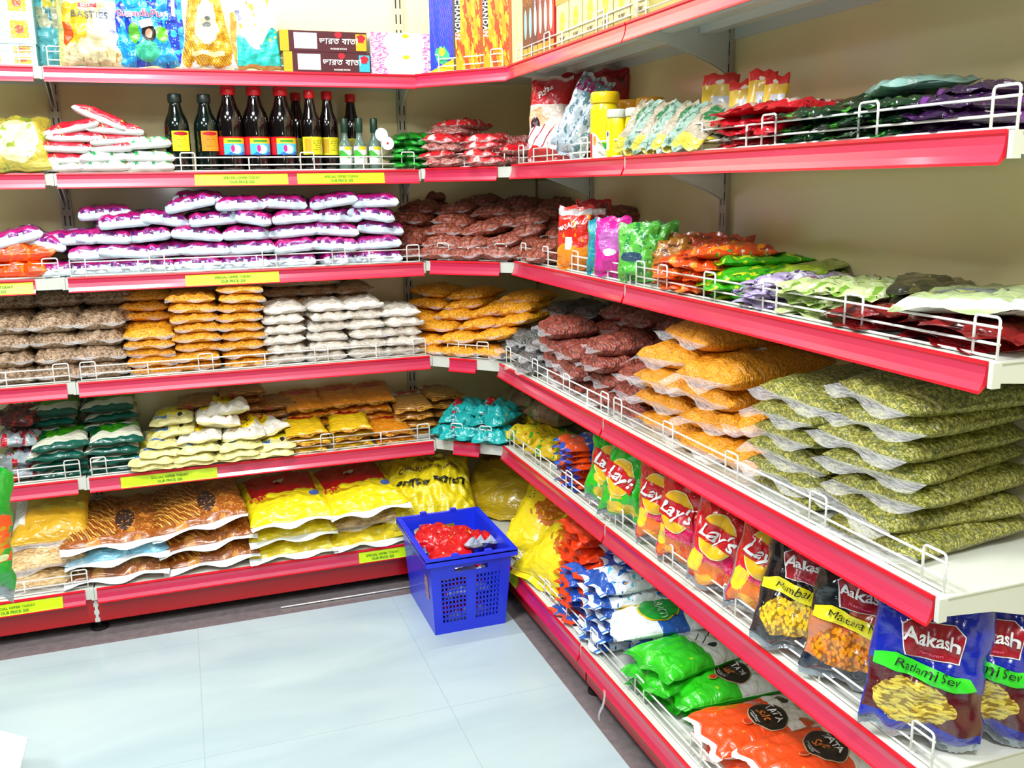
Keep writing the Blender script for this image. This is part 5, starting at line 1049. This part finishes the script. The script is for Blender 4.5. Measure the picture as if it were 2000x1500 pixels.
# crisp bags
def crisp(bc, sd, w=.152, h=.23, scrap=True, lower='#f08818'):
    lay_ = [('rect', 0, .955, 1, 1, '#b0b4b4')]
    if bc == 'r': lay_ += [('blob', .5, .2, .6, .2, '#e01858'), ('blob', .35, .1, .3, .12, '#f07810'), ('blob', .72, .08, .24, .1, '#e84c08'), ('blob', .3, .06, .12, .05, '#f8b030'), ('blob', .14, .22, .13, .1, '#f4d428'), ('lines', 16, .12, 1.5, '#f8c860', (.1, .02, .8, .16), 8)]
    else: lay_ += [('blob', .35, .3, .2, .09, '#d8c030'), ('blob', .5, .12, .3, .08, '#d8b828'), ('spots', 7, .66, '#e8f0d8', (0, 0, 1, .3))]
    m = print_mat('%s_crisp_film_%d' % ('red' if bc == 'r' else 'green', sd), '#d8040c' if bc == 'r' else '#24b81a', lay_, .24, .7, .45, 14)
    pk = bag(w, h, .07, sd, [m, SIL, SIL], wr=.07, seal=.012, pu=2.3, pv=2.3, au=.6, av=.55, wrf=11, gusset=.93, crinkle=.008, nu=44, nv=54)
    yr, yg = simple('yellow_crisp_print_%d' % sd, '#f0b818', .3, coat=.4), simple('crimson_ribbon_%d' % sd, '#c8101c', .3, coat=.4)
    c = (-.012, -.006)
    pk.art('logo', disc2d(.040, .048, 26, 5), simple('logo_rim_%d' % sd, '#f4ec98', .3), c, 0, .002, 'pale rim')
    pk.art('logo', disc2d(.037, .045, 26, 5), yr, c, 0, .003, 'round yellow logo')
    pk.art('logo', poly2d([(-.045, .034), (.0, .020), (.043, .006), (.046, -.036), (.0, -.022), (-.044, -.010)]), yg, (c[0], c[1]+.002), 0, .0044, 'red ribbon')
    pk.art('lettering', text2d("Lay's", .042, .02, .25), WHT, (c[0]+.001, c[1]), -.32, .0062, 'white lettering')
    if bc == 'r': pk.art('lettering', text2d("Tomato Tango", .013, .01, .3), PINK, (-.0, -.062), -.15, .004)
    return pk
CR = [crisp('r', 330), crisp('r', 331), crisp('r', 332)]; CG = [crisp('g', 335, .16, .215), crisp('g', 336, .16, .215)]
def crispbag(pk, s, v, yaw, lean, roll, lb, z=0, grp='standing crisp bags', cat='crisp bag', nm='crisp_bag'):
    o = pk.make(nm, lb, cat, grp); stand(o, pk, base('R', 4, s, v, z+.0008)[0], -pi/2, yaw, lean, roll); return o
crispbag(CG[0], -1.20, .10, 42, 16, -4, 'green crisp bag with a red ribbon logo, left of the two in front'); crispbag(CG[1], -1.33, .085, 30, 14, -6, 'green crisp bag with silver back edge, right of the two in front')
crispbag(CG[0], -1.30, .21, 30, 20, -6, 'green crisp bag standing in the rear row, left one'); crispbag(CG[1], -1.43, .22, 30, 20, -4, 'green crisp bag standing in the rear row, right one')
crispbag(CR[0], -1.475, .10, 34, 14, 4, 'red crisp bag partly hidden, leftmost of the red ones'); crispbag(CR[1], -1.60, .09, 28, 12, 2, 'red crisp bag with silver back seam, second of the red ones')
crispbag(CR[2], -1.75, .085, 42, 14, -5, 'red crisp bag facing forward with its whole logo, third of the red ones'); crispbag(CR[0], -1.885, .105, 42, 16, -8, 'red crisp bag cut by the shelf above, rightmost of the red ones')
crispbag(CR[1], -1.62, .22, 36, 14, 0, 'red crisp bag standing in the rear row, left one'); crispbag(CR[2], -1.78, .23, 40, 14, 0, 'red crisp bag standing in the rear row, middle one'); crispbag(CR[0], -1.92, .23, 36, 14, 0, 'red crisp bag standing in the rear row, right one')
def mix(sd, basec, lowc, ribbon, title, foodc, w=.172, h=.235, stretch=(1, 1, 1), scale=30, extra=()):
    lay_ = [('wave', .42, .04, 3.2, -.08, lowc)]+list(extra)+[('food', .42, .21, .34, .15, scale, foodc[0], foodc[1], stretch)]
    m = print_mat('snack_mix_film_%d' % sd, basec, lay_, .2, .8, .4, 14)
    pk = bag(w, h, .06, sd, [m, simple('snack_mix_back_%d' % sd, basec, .3, coat=.5), SIL], wr=.07, seal=.012, pu=2.4, pv=2.6, wrf=11, gusset=.97, crinkle=.006, nu=44, nv=54)
    rib = simple('ribbon_%d' % sd, ribbon, .35, coat=.4)
    pk.art('logo', poly2d([(-.044, .018), (-.028, .030), (.030, .030), (.044, .018), (.040, -.026), (-.034, -.026)]), INKW, (.0, .028), 0, .0026, 'white logo outline')
    pk.art('logo', poly2d([(-.042, .017), (-.027, .0285), (.029, .0285), (.042, .017), (.038, -.0245), (-.032, -.0245)]), MAR, (.0, .028), 0, .0038, 'maroon logo shield')
    pk.art('lettering', text2d('Aakash', .026, .02), INKW, (.001, .032), -.02, .0062, 'white lettering'); pk.art('lettering', text2d('Namkeen', .008, .0), PINK, (.0, .011), 0, .0062)
    pk.art('ribbon', poly2d([(-.07, .01), (-.04, .020), (.035, .004), (.062, .002), (.072, -.012), (.045, -.020), (-.03, -.008), (-.07, -.008)]), rib, (-.004, -.018), 0, .0028, 'coloured title ribbon')
    pk.art('lettering', text2d(title, .019, 0, .1), INKD, (-.0, -.017), -.12, .006, 'dark title lettering')
    return pk
K1 = mix(340, '#180c10', '#2c2426', '#e8dc18', 'Mumbai Mix', ('#f0b018', '#e8cc30'), extra=[('rect', .45, .62, 1, 1, '#4a0c14'), ('blob', .42, .26, .36, .24, '#1c1414')])
K2 = mix(341, '#0c1418', '#c87850', '#f0e418', 'Mastana Mix', ('#f0a010', '#d86c10'), extra=[('blob', .7, .4, .4, .14, '#b84c28'), ('blob', .62, .3, .3, .06, '#d8b89c'), ('wave', .1, .02, 5, 0, '#101c30')])
K3 = mix(342, '#1424a0', '#500c14', '#30d820', 'Ratlami Sev', ('#d8c850', '#b89c38'), stretch=(.5, 2.4, 1), extra=[('wave', .08, .02, 5, 0, '#1424a0')])
K4 = mix(343, '#14101a', '#301418', '#d8d418', 'Royal Mix', ('#c89018', '#a85c10'))
G2 = dict(grp='standing snack mix bags', cat='snack mix bag', nm='snack_mix_bag')
crispbag(K1, -2.02, .08, 38, 20, -4, 'dark snack mix bag with yellow ribbon, beside the red crisps', **G2); crispbag(K2, -2.145, .095, 40, 16, -4, 'black-topped snack mix bag with yellow ribbon and orange flakes, in the middle', **G2)
crispbag(K4, -2.20, .21, 44, 18, -2, 'dark snack mix bag half hidden behind the black-topped one', **G2)
crispbag(K3, -2.305, .08, 46, 14, -4, 'blue-topped sev bag with green ribbon at the shelf end', **G2)
crispbag(K3, -2.325, .175, 46, 14, -2, 'blue-topped bag behind the front green-ribbon one', **G2); crispbag(K3, -2.33, .27, 52, 14, -2, 'blue-topped bag furthest back at the right picture edge', **G2)
crispbag(K1, -2.03, .23, 46, 12, 0, 'dark maroon snack mix bag in the shaded rear row', **G2)
# ---- bottom shelf right
m_aw = print_mat('yellow_wheat_sack_print', '#ecd41c', [('spots', 5, .62, '#f4e870'), ('lines', 9, .3, 1.3, '#b8680c', (.25, .3, 1, .92)), ('blob', .3, .6, .16, .22, '#ecd41c'), ('blob', .6, .4, .28, .2, '#c4680c'), ('spots', 22, .58, '#f0b820', (.35, .25, .85, .6)), ('lines', 40, .4, 0, '#6a5c14', (.12, .5, .26, .85), 30), ('ell', .3, .84, .14, .06, '#a81418')], .28, .55)
Sw = [bag(.30, .37, .11, 350+s_, [m_aw]*3, wr=.06, seal=.02, pu=2.5, pv=2.5, nu=26, nv=28, wrf=16) for s_ in range(3)]
for pk, s, v, yaw, lean, roll, lb in ((Sw[0], -.66, .225, 42, 58, 2, 'yellow wheat flour sack standing upright behind the basket'), (Sw[1], -.93, .205, 20, 62, -3, 'large yellow wheat flour sack with orange ears, leaning back'),
        ):
    o = pk.make('flour_sack', lb, 'flour sack', 'yellow wheat flour sacks'); stand(o, pk, base('R', 5, s, v, .002)[0], -pi/2, yaw, lean, roll)
m_oc = print_mat('orange_white_atta_print', '#e84010', [('blob', .4, .6, .3, .2, '#f0e4d8'), ('wave', .35, .08, 5, .2, '#f0b010'), ('wave', .2, .08, 5, .2, '#e03c10'), ('ell', .62, .55, .12, .08, '#b83820')], .26, .6)
m_ob2 = print_mat('blue_orange_salt_print', '#e84418', [('rect', 0, 0, 1, .14, '#1850b0'), ('spots', 5, .6, '#1860c0'), ('spots', 8, .66, '#e8ecf0')], .26, .6)
P_oc = flat(m_oc, .17, .24, 360, 3, .034); P_ob2 = flat(m_ob2, .14, .18, 364, 3, .028)
g = 'orange food packs on the bottom right shelf'
column('R', 5, -1.10, .19, P_oc, 8, .031, 'orange and white food pack', 'stack right of the wheat sacks', 'food pack', 'food_pack', g, jx=.012, jyaw=10, jt=4)
column('R', 5, -1.17, .08, P_ob2, 6, .026, 'orange and blue salt pack', 'stack behind the lower guard', 'salt pack', 'salt_pack', g, jx=.014, jyaw=16, jt=6)
m_wb = print_mat('white_blue_salt_print', '#e4eaec', [('spots', 4, .58, '#2468c0'), ('spots', 6, .62, '#60c0e0'), ('spots', 8, .67, '#d89c28'), ('rect', 0, 0, 1, .12, '#1850a8')], .26, .55)
P_wb = flat(m_wb, .15, .2, 370, 4, .036)
g = 'white and blue salt packs on the bottom right shelf'
column('R', 5, -1.27, .21, P_wb, 8, .033, 'white and blue salt pack', 'rear white stack', 'salt pack', 'salt_pack', g, jx=.01, jyaw=8, jt=4)
column('R', 5, -1.33, .095, P_wb, 6, .031, 'white and blue salt pack', 'front white stack', 'salt pack', 'salt_pack', g, jx=.012, jyaw=10, jt=4)
column('R', 5, -1.44, .19, P_wb, 3, .033, 'white and blue salt pack', 'stack under the green oval pack', 'salt pack', 'salt_pack', g, jx=.01, jyaw=8, jt=4)
m_is = print_mat('blue_yellow_white_salt_print', '#e8eef0', [('wave', .72, .08, 5, .1, '#1c58b0'), ('wave', .3, .05, 5, .2, '#e8eef0'), ('rect', .1, .1, .3, .3, '#f0c820')], .26, .55)
pk = bag(.18, .22, .04, 374, [m_is]*3, wr=.07, seal=.015, nu=44, nv=50)
pk.art('logo', disc2d(.062, .052, 26, 4), simple('yellow_rim', '#e8c818', .3), (0, .0), 0, .002); pk.art('logo', disc2d(.058, .048, 26, 4), simple('deep_green_oval', '#10982c', .3, coat=.5), (0, .0), 0, .0034, 'green oval logo'); pk.art('lettering', text2d('I-SHAKTI', .026, .02), simple('pale_green_ink', '#b8e0b0', .4), (0, .004), 0, .005, 'pale lettering')
o = pk.make('salt_pack', 'white and blue salt pack with a big green oval, on top of the white stack', 'salt pack', g); lay(o, base('R', 5, -1.46, .145, .102)[0], -pi/2, -14, 2, 6)
# green and orange salt
m_gs = print_mat('green_salt_print', '#2cc01c', [('rect', 0, .52, 1, 1, '#e8ece6'), ('lines', 7, .14, .9, '#303838', (.2, .56, .9, .9), 3), ('blob', .72, .66, .06, .05, '#202020'), ('spots', 10, .7, '#a8d820', (0, 0, 1, .6))], .24, .65)
m_os2 = print_mat('orange_salt_print', '#ec4a14', [('rect', 0, .66, 1, 1, '#e8e2da'), ('blob', .25, .82, .1, .06, '#28201c'), ('blob', .8, .85, .1, .06, '#d85020'), ('spots', 9, .68, '#f0a020', (0, 0, .8, .5))], .24, .65)
m_gss = simple('green_salt_side', '#22a818', .25, coat=.6); m_oss = simple('white_orange_side', '#e8e0d8', .3, coat=.5)
def salt(m, side_, sd, logo=True):
    pk = bag(.165, .235, .045, sd, [m, side_, side_], wr=.05, seal=.014, pu=3.2, pv=3.4, crinkle=.006, nu=44, nv=54)
    if logo:
        pk.art('logo', disc2d(.046, .040, 28, 4), simple('beige_rim_%d' % sd, '#c8b088', .4), (.012, .014), 0, .002); pk.art('logo', disc2d(.044, .038, 28, 4), simple('dark_brown_oval_%d' % sd, '#24100c', .3, coat=.5), (.012, .014), 0, .003, 'dark oval logo')
        pk.art('lettering', text2d('TATA', .022, .01), INKW, (.014, .028), 0, .0065, 'white lettering')
        pk.art('lettering', text2d('Salt', .026, .005, .3), simple('orange_ink_%d' % sd, '#f08030', .4), (.010, .004), .12, .0065, 'orange script lettering')
        pk.art('lettering', text2d('Vacuum Evaporated\nIodised Salt', .0052), INKW, (.014, -.0165), 0, .0065)
        pk.art('logo', disc2d(.010, .010, 16, 2), simple('seal_ring_%d' % sd, '#e8a060', .4), (.02, -.036), 0, .005); pk.art('logo', disc2d(.008, .008, 16, 2), simple('seal_red_%d' % sd, '#c83018', .4), (.02, -.036), 0, .0065)
    return pk
G_ = [salt(m_gs, m_gss, 380, False), salt(m_gs, m_gss, 381, False), salt(m_gs, m_gss, 382)]; O_ = [salt(m_os2, m_oss, 385), salt(m_os2, m_oss, 386)]
g = 'green salt packs on the bottom right shelf'
column('R', 5, -1.59, .145, G_[:2], 3, .038, 'green salt pack', 'front green stack nearest the guard', 'salt pack', 'salt_pack', g, jx=.012, jyaw=12, jt=5, yaw=8)
column('R', 5, -1.69, .20, G_[:2], 1, .04, 'green salt pack', 'pile under the dark oval green pack', 'salt pack', 'salt_pack', g, jx=.012, jyaw=8, jt=3)
o = G_[2].make('salt_pack', 'green salt pack with a dark oval logo, lying behind the orange ones', 'salt pack', g); lay(o, base('R', 5, -1.69, .19, .042)[0], -pi/2, -8, 2, 4)
g = 'orange salt packs on the bottom right shelf'
column('R', 5, -1.87, .16, O_[:1], 1, .04, 'orange salt pack', 'lower part of the first orange pile', 'salt pack', 'salt_pack', g, jx=.006, jyaw=5, jt=2)
o = O_[0].make('salt_pack', 'orange salt pack with dark oval logo, left one at the bottom picture edge', 'salt pack', g); lay(o, base('R', 5, -1.865, .16, .041)[0], -pi/2, -6, 1, 3)
column('R', 5, -2.045, .16, O_[:1], 2, .04, 'orange salt pack', 'lower part of the second orange pile', 'salt pack', 'salt_pack', g, jx=.006, jyaw=5, jt=2)
o = O_[1].make('salt_pack', 'orange salt pack with dark oval logo, right one at the bottom picture edge', 'salt pack', g); lay(o, base('R', 5, -2.045, .16, .082)[0], -pi/2, -3, 1, 3)
# ================================================================== FLOOR: basket, packs in it, carton, hanging packs
m_bk = simple('blue_basket_plastic', '#1a34e4', .38, coat=.25)
def basket():
    root = empty('shopping_basket', (-.576, -.708, 0)); H = .25
    def ring(z, t): # inner half sizes at height z
        f = z/H; return (.110+.016*f-t, .155+.028*f-t)
    mb = MB(); T_ = .003
    def P_(face, a, z, t=0):
        x, y = ring(z, t); 
        return {'f': (a*x, -y, z), 'b': (-a*x, y, z), 'l': (-x, -a*y, z), 'r': (x, a*y, z)}[face]
    def panel(face, a0, a1, z0, z1):
        q = [P_(face, a0, z0), P_(face, a1, z0), P_(face, a1, z1), P_(face, a0, z1), P_(face, a0, z0, T_), P_(face, a1, z0, T_), P_(face, a1, z1, T_), P_(face, a0, z1, T_)]
        mb.add(q, [(0, 1, 2, 3), (7, 6, 5, 4), (0, 4, 5, 1), (1, 5, 6, 2), (2, 6, 7, 3), (3, 7, 4, 0)])
    def lattice(face, wins, slot):
        # solid bands between windows
        za, zb = .035, .185
        panel(face, -1, 1, 0, za)
        edges = [-1]+[e for w_ in wins for e in w_]+[1]
        for i in range(0, len(edges), 2): panel(face, edges[i], edges[i+1], za, zb)
        for a0, a1 in wins:
            nx, nz = 7, 10
            for i in range(nx+1):
                c = a0+(a1-a0)*i/nx; hw = (a1-a0)*.028; panel(face, max(a0, c-hw), min(a1, c+hw), za, zb)
            for j in range(nz+1):
                c = za+(zb-za)*j/nz; panel(face, a0, a1, max(za, c-.0022), min(zb, c+.0022))
        if slot: panel(face, -1, -slot, zb, .222); panel(face, slot, 1, zb, .222); panel(face, -slot, slot, zb, .200); panel(face, -slot, slot, .215, .222); panel(face, -1, 1, .222, H)
        else: panel(face, -1, 1, zb, H)
    lattice('f', [(-.78, -.12), (.12, .78)], .42); lattice('b', [(-.78, -.12), (.12, .78)], .42)
    panel('l', -1, 1, 0, H); lattice('r', [(-.8, -.4), (-.2, .2), (.4, .8)], 0)
    x, y = ring(0, 0); mb.box(-x, -y, 0, x, y, .004)
    mb.obj('body', [m_bk], root)
    # rim: outward lip with a raised back and small lugs
    mb = MB(); x, y = ring(H, 0)
    for (x0, y0, x1, y1) in ((-x-.014, -y-.012, x+.014, -y+.002), (-x-.014, y-.002, x+.014, y+.012), (-x-.014, -y, -x+.002, y), (x-.002, -y, x+.014, y)):
        mb.box(x0, y0, H-.004, x1, y1, H+.004); 
    mb.box(-x-.014, -y-.012, H-.018, x+.014, -y-.009, H); mb.box(-x-.014, y+.009, H-.018, x+.014, y+.012, H); mb.box(-x-.014, -y, H-.018, -x-.011, y, H); mb.box(x+.011, -y, H-.018, x+.014, y, H)
    for fx in (-.4, .4):
        for sy in (-1, 1): mb.box(fx*x-.01, sy*(y+.005)-.008, H, fx*x+.01, sy*(y+.005)+.008, H+.012)
    mb.obj('rim', [m_bk], root)
    m_st = print_mat('worn_sticker_print', '#c8b0a8', [('spots', 6, .5, '#a04850'), ('spots', 9, .56, '#4858a0')], .6, .1, 0)
    V = [P_('l', a, z, -.001) for a, z in ((.75, .10), (.52, .10), (.52, .175), (.75, .175))]
    st = link('sticker', new_mesh('sticker', V, [(0, 1, 2, 3)], [m_st], None, [(0, 0), (1, 0), (1, 1), (0, 1)]), root); st['label'] = 'worn picture sticker'
    tag(root, 'bright blue plastic basket with lattice sides on the floor, full of red packs', 'basket'); return root
bk = basket(); bx, by = bk.location.x, bk.location.y
m_rp = print_mat('red_snack_print', '#cc0c14', [('spots', 3, .62, '#f07818'), ('spots', 6, .68, '#f0d8c8'), ('rect', 0, 0, 1, .07, '#a8b4c4')], .24, .65)
m_dbp = print_mat('dark_blue_snack_print', '#204870', [('spots', 5, .58, '#80a8c0')], .24, .6)
P_rp = [bag(.14, .17, .045, 400+s_, [m_rp, m_rp, SIL], wr=.2, seal=.015, crinkle=.008) for s_ in range(3)]
P_db = bag(.13, .17, .04, 405, [m_dbp, m_dbp, SIL], wr=.2, seal=.015)
for j, (dx, dy, z, yaw, tl, ns, lb) in enumerate(((-.005, -.045, .02, 6, 3, 0, 'red snack pack at the front bottom inside the blue basket'), (.005, .05, .055, -6, -3, 0, 'red snack pack at the back bottom inside the blue basket'), (-.005, -.04, .09, 5, 3, 0, 'red snack pack second from the bottom inside the blue basket'),
        (.01, .04, .125, 8, -4, 0, 'red snack pack halfway up inside the blue basket'), (-.005, -.04, .15, -8, 4, 0, 'red snack pack just under the top layer in the blue basket'),
        (-.02, .05, .20, 62, 8, 6, 'red snack pack topmost at the back left of the blue basket'), (.03, .0, .205, 28, -10, -8, 'red snack pack with silver edge, topmost at right in the blue basket'), (-.025, -.045, .195, -14, 10, 6, 'red snack pack with orange print, topmost at front of the blue basket'))):
    o = P_rp[j % 3].make('snack_pack', lb, 'snack pack', 'red snack packs in the blue basket'); o.location = (bx+dx, by+dy, z); o.rotation_euler = Euler((RAD(ns), RAD(-tl), RAD(yaw)))
o = P_db.make('snack_pack', 'dark blue snack pack tucked at the left side of the blue basket', 'snack pack'); o.location = (bx-.022, by+.045, .172); o.rotation_euler = Euler((0, RAD(10), RAD(78)))
# carton at the lower left
m_ct = simple('pale_cardboard', '#d4e6e4', .6)
root = empty('open_carton', (-2.05, -1.31, 0))
mb = MB(); mb.box(-.2, -.15, 0, .2, .15, .003); mb.box(-.2, -.15, 0, -.197, .15, .16); mb.box(.197, -.15, 0, .2, .15, .16); mb.box(-.2, -.15, 0, .2, -.147, .16); mb.box(-.2, .147, 0, .2, .15, .16); mb.obj('body', [m_ct], root)
def flap(pts, nm='flap'):
    n = len(pts); mb = MB(); mb.add([tuple(p) for p in pts]+[(p[0], p[1], p[2]+.003) for p in pts], [tuple(range(n))[::-1], tuple(range(n, 2*n))]+[(i, (i+1) % n, n+(i+1) % n, n+i) for i in range(n)]); return mb.obj(nm, [m_ct], root)
flap([(.2, -.145, .158), (.33, -.14, .10), (.33, .12, .10), (.2, .145, .158)]); flap([(-.19, .15, .158), (-.18, .26, .13), (.18, .26, .13), (.19, .15, .158)])
tag(root, 'open pale cardboard carton with flaps at the lower left picture corner', 'carton')
# hanging packs close to the camera on a clip strip
m_hp = print_mat('green_puffs_print', '#12a028', [('lines', 8, .5, .5, '#e85010', (.35, .2, .92, .62)), ('spots', 6, .56, '#12a028', (.3, .1, 1, .7)), ('lines', 10, .3, -.6, '#e8a018', (.5, .3, .9, .8), 6), ('wave', .98, .0, 1, .0, '#12a028')], .25, .6)
m_hp = print_mat('green_puffs_film', '#0c9a26', [('blob', .72, .5, .3, .22, '#b88c10'), ('spots', 7, .47, '#f05010', (.36, .28, .98, .72), (1, 2.2, 1)), ('spots', 12, .64, '#0c9a26', (.3, .2, 1, .8)), ('ell', .9, .32, .05, .03, '#d8e0a0'), ('rect', 0, 0, .16, 1, '#b8c4cc')], .25, .6)
HX, HY = -1.535, -2.375
mb = MB(); mb.box(HX-.01, HY+.010, .02, HX+.01, HY+.012, 2.4); sr = mb.obj('hanging_strip', [M['white']]); tag(sr, 'white clip strip carrying the green hanging packs, at the left picture edge', 'clip strip')
for j, (z, lb) in enumerate(((1.235, 'green hanging snack pack, upper one at the left picture edge'), (1.10, 'green hanging snack pack with orange puffs, middle one at the left edge'), (.995, 'green hanging snack pack with orange puffs, lowest one at the left edge'))):
    pk = bag(.115, .115, .035, 420+j, [m_hp, SIL, SIL], wr=.08, seal=.012, pu=2.4, pv=2.4, crinkle=.006)
    o = pk.make('hanging_pack', lb, 'snack pack', 'green packs on the clip strip')
    R_ = Matrix.Rotation(RAD(18), 3, 'Z') @ Matrix.Rotation(RAD(88), 3, 'X') @ Matrix.Rotation(RAD((12, -4, -6)[j]), 3, 'Z'); o.rotation_euler = R_.to_euler(); o.location = (HX, HY, z)
for k_, v_ in LABELS.items():
    if len(v_) > 1: print('DUPLICATE LABEL', k_, v_)
    if not 4 <= len(k_.split()) <= 16: print('LABEL LENGTH', len(k_.split()), k_)
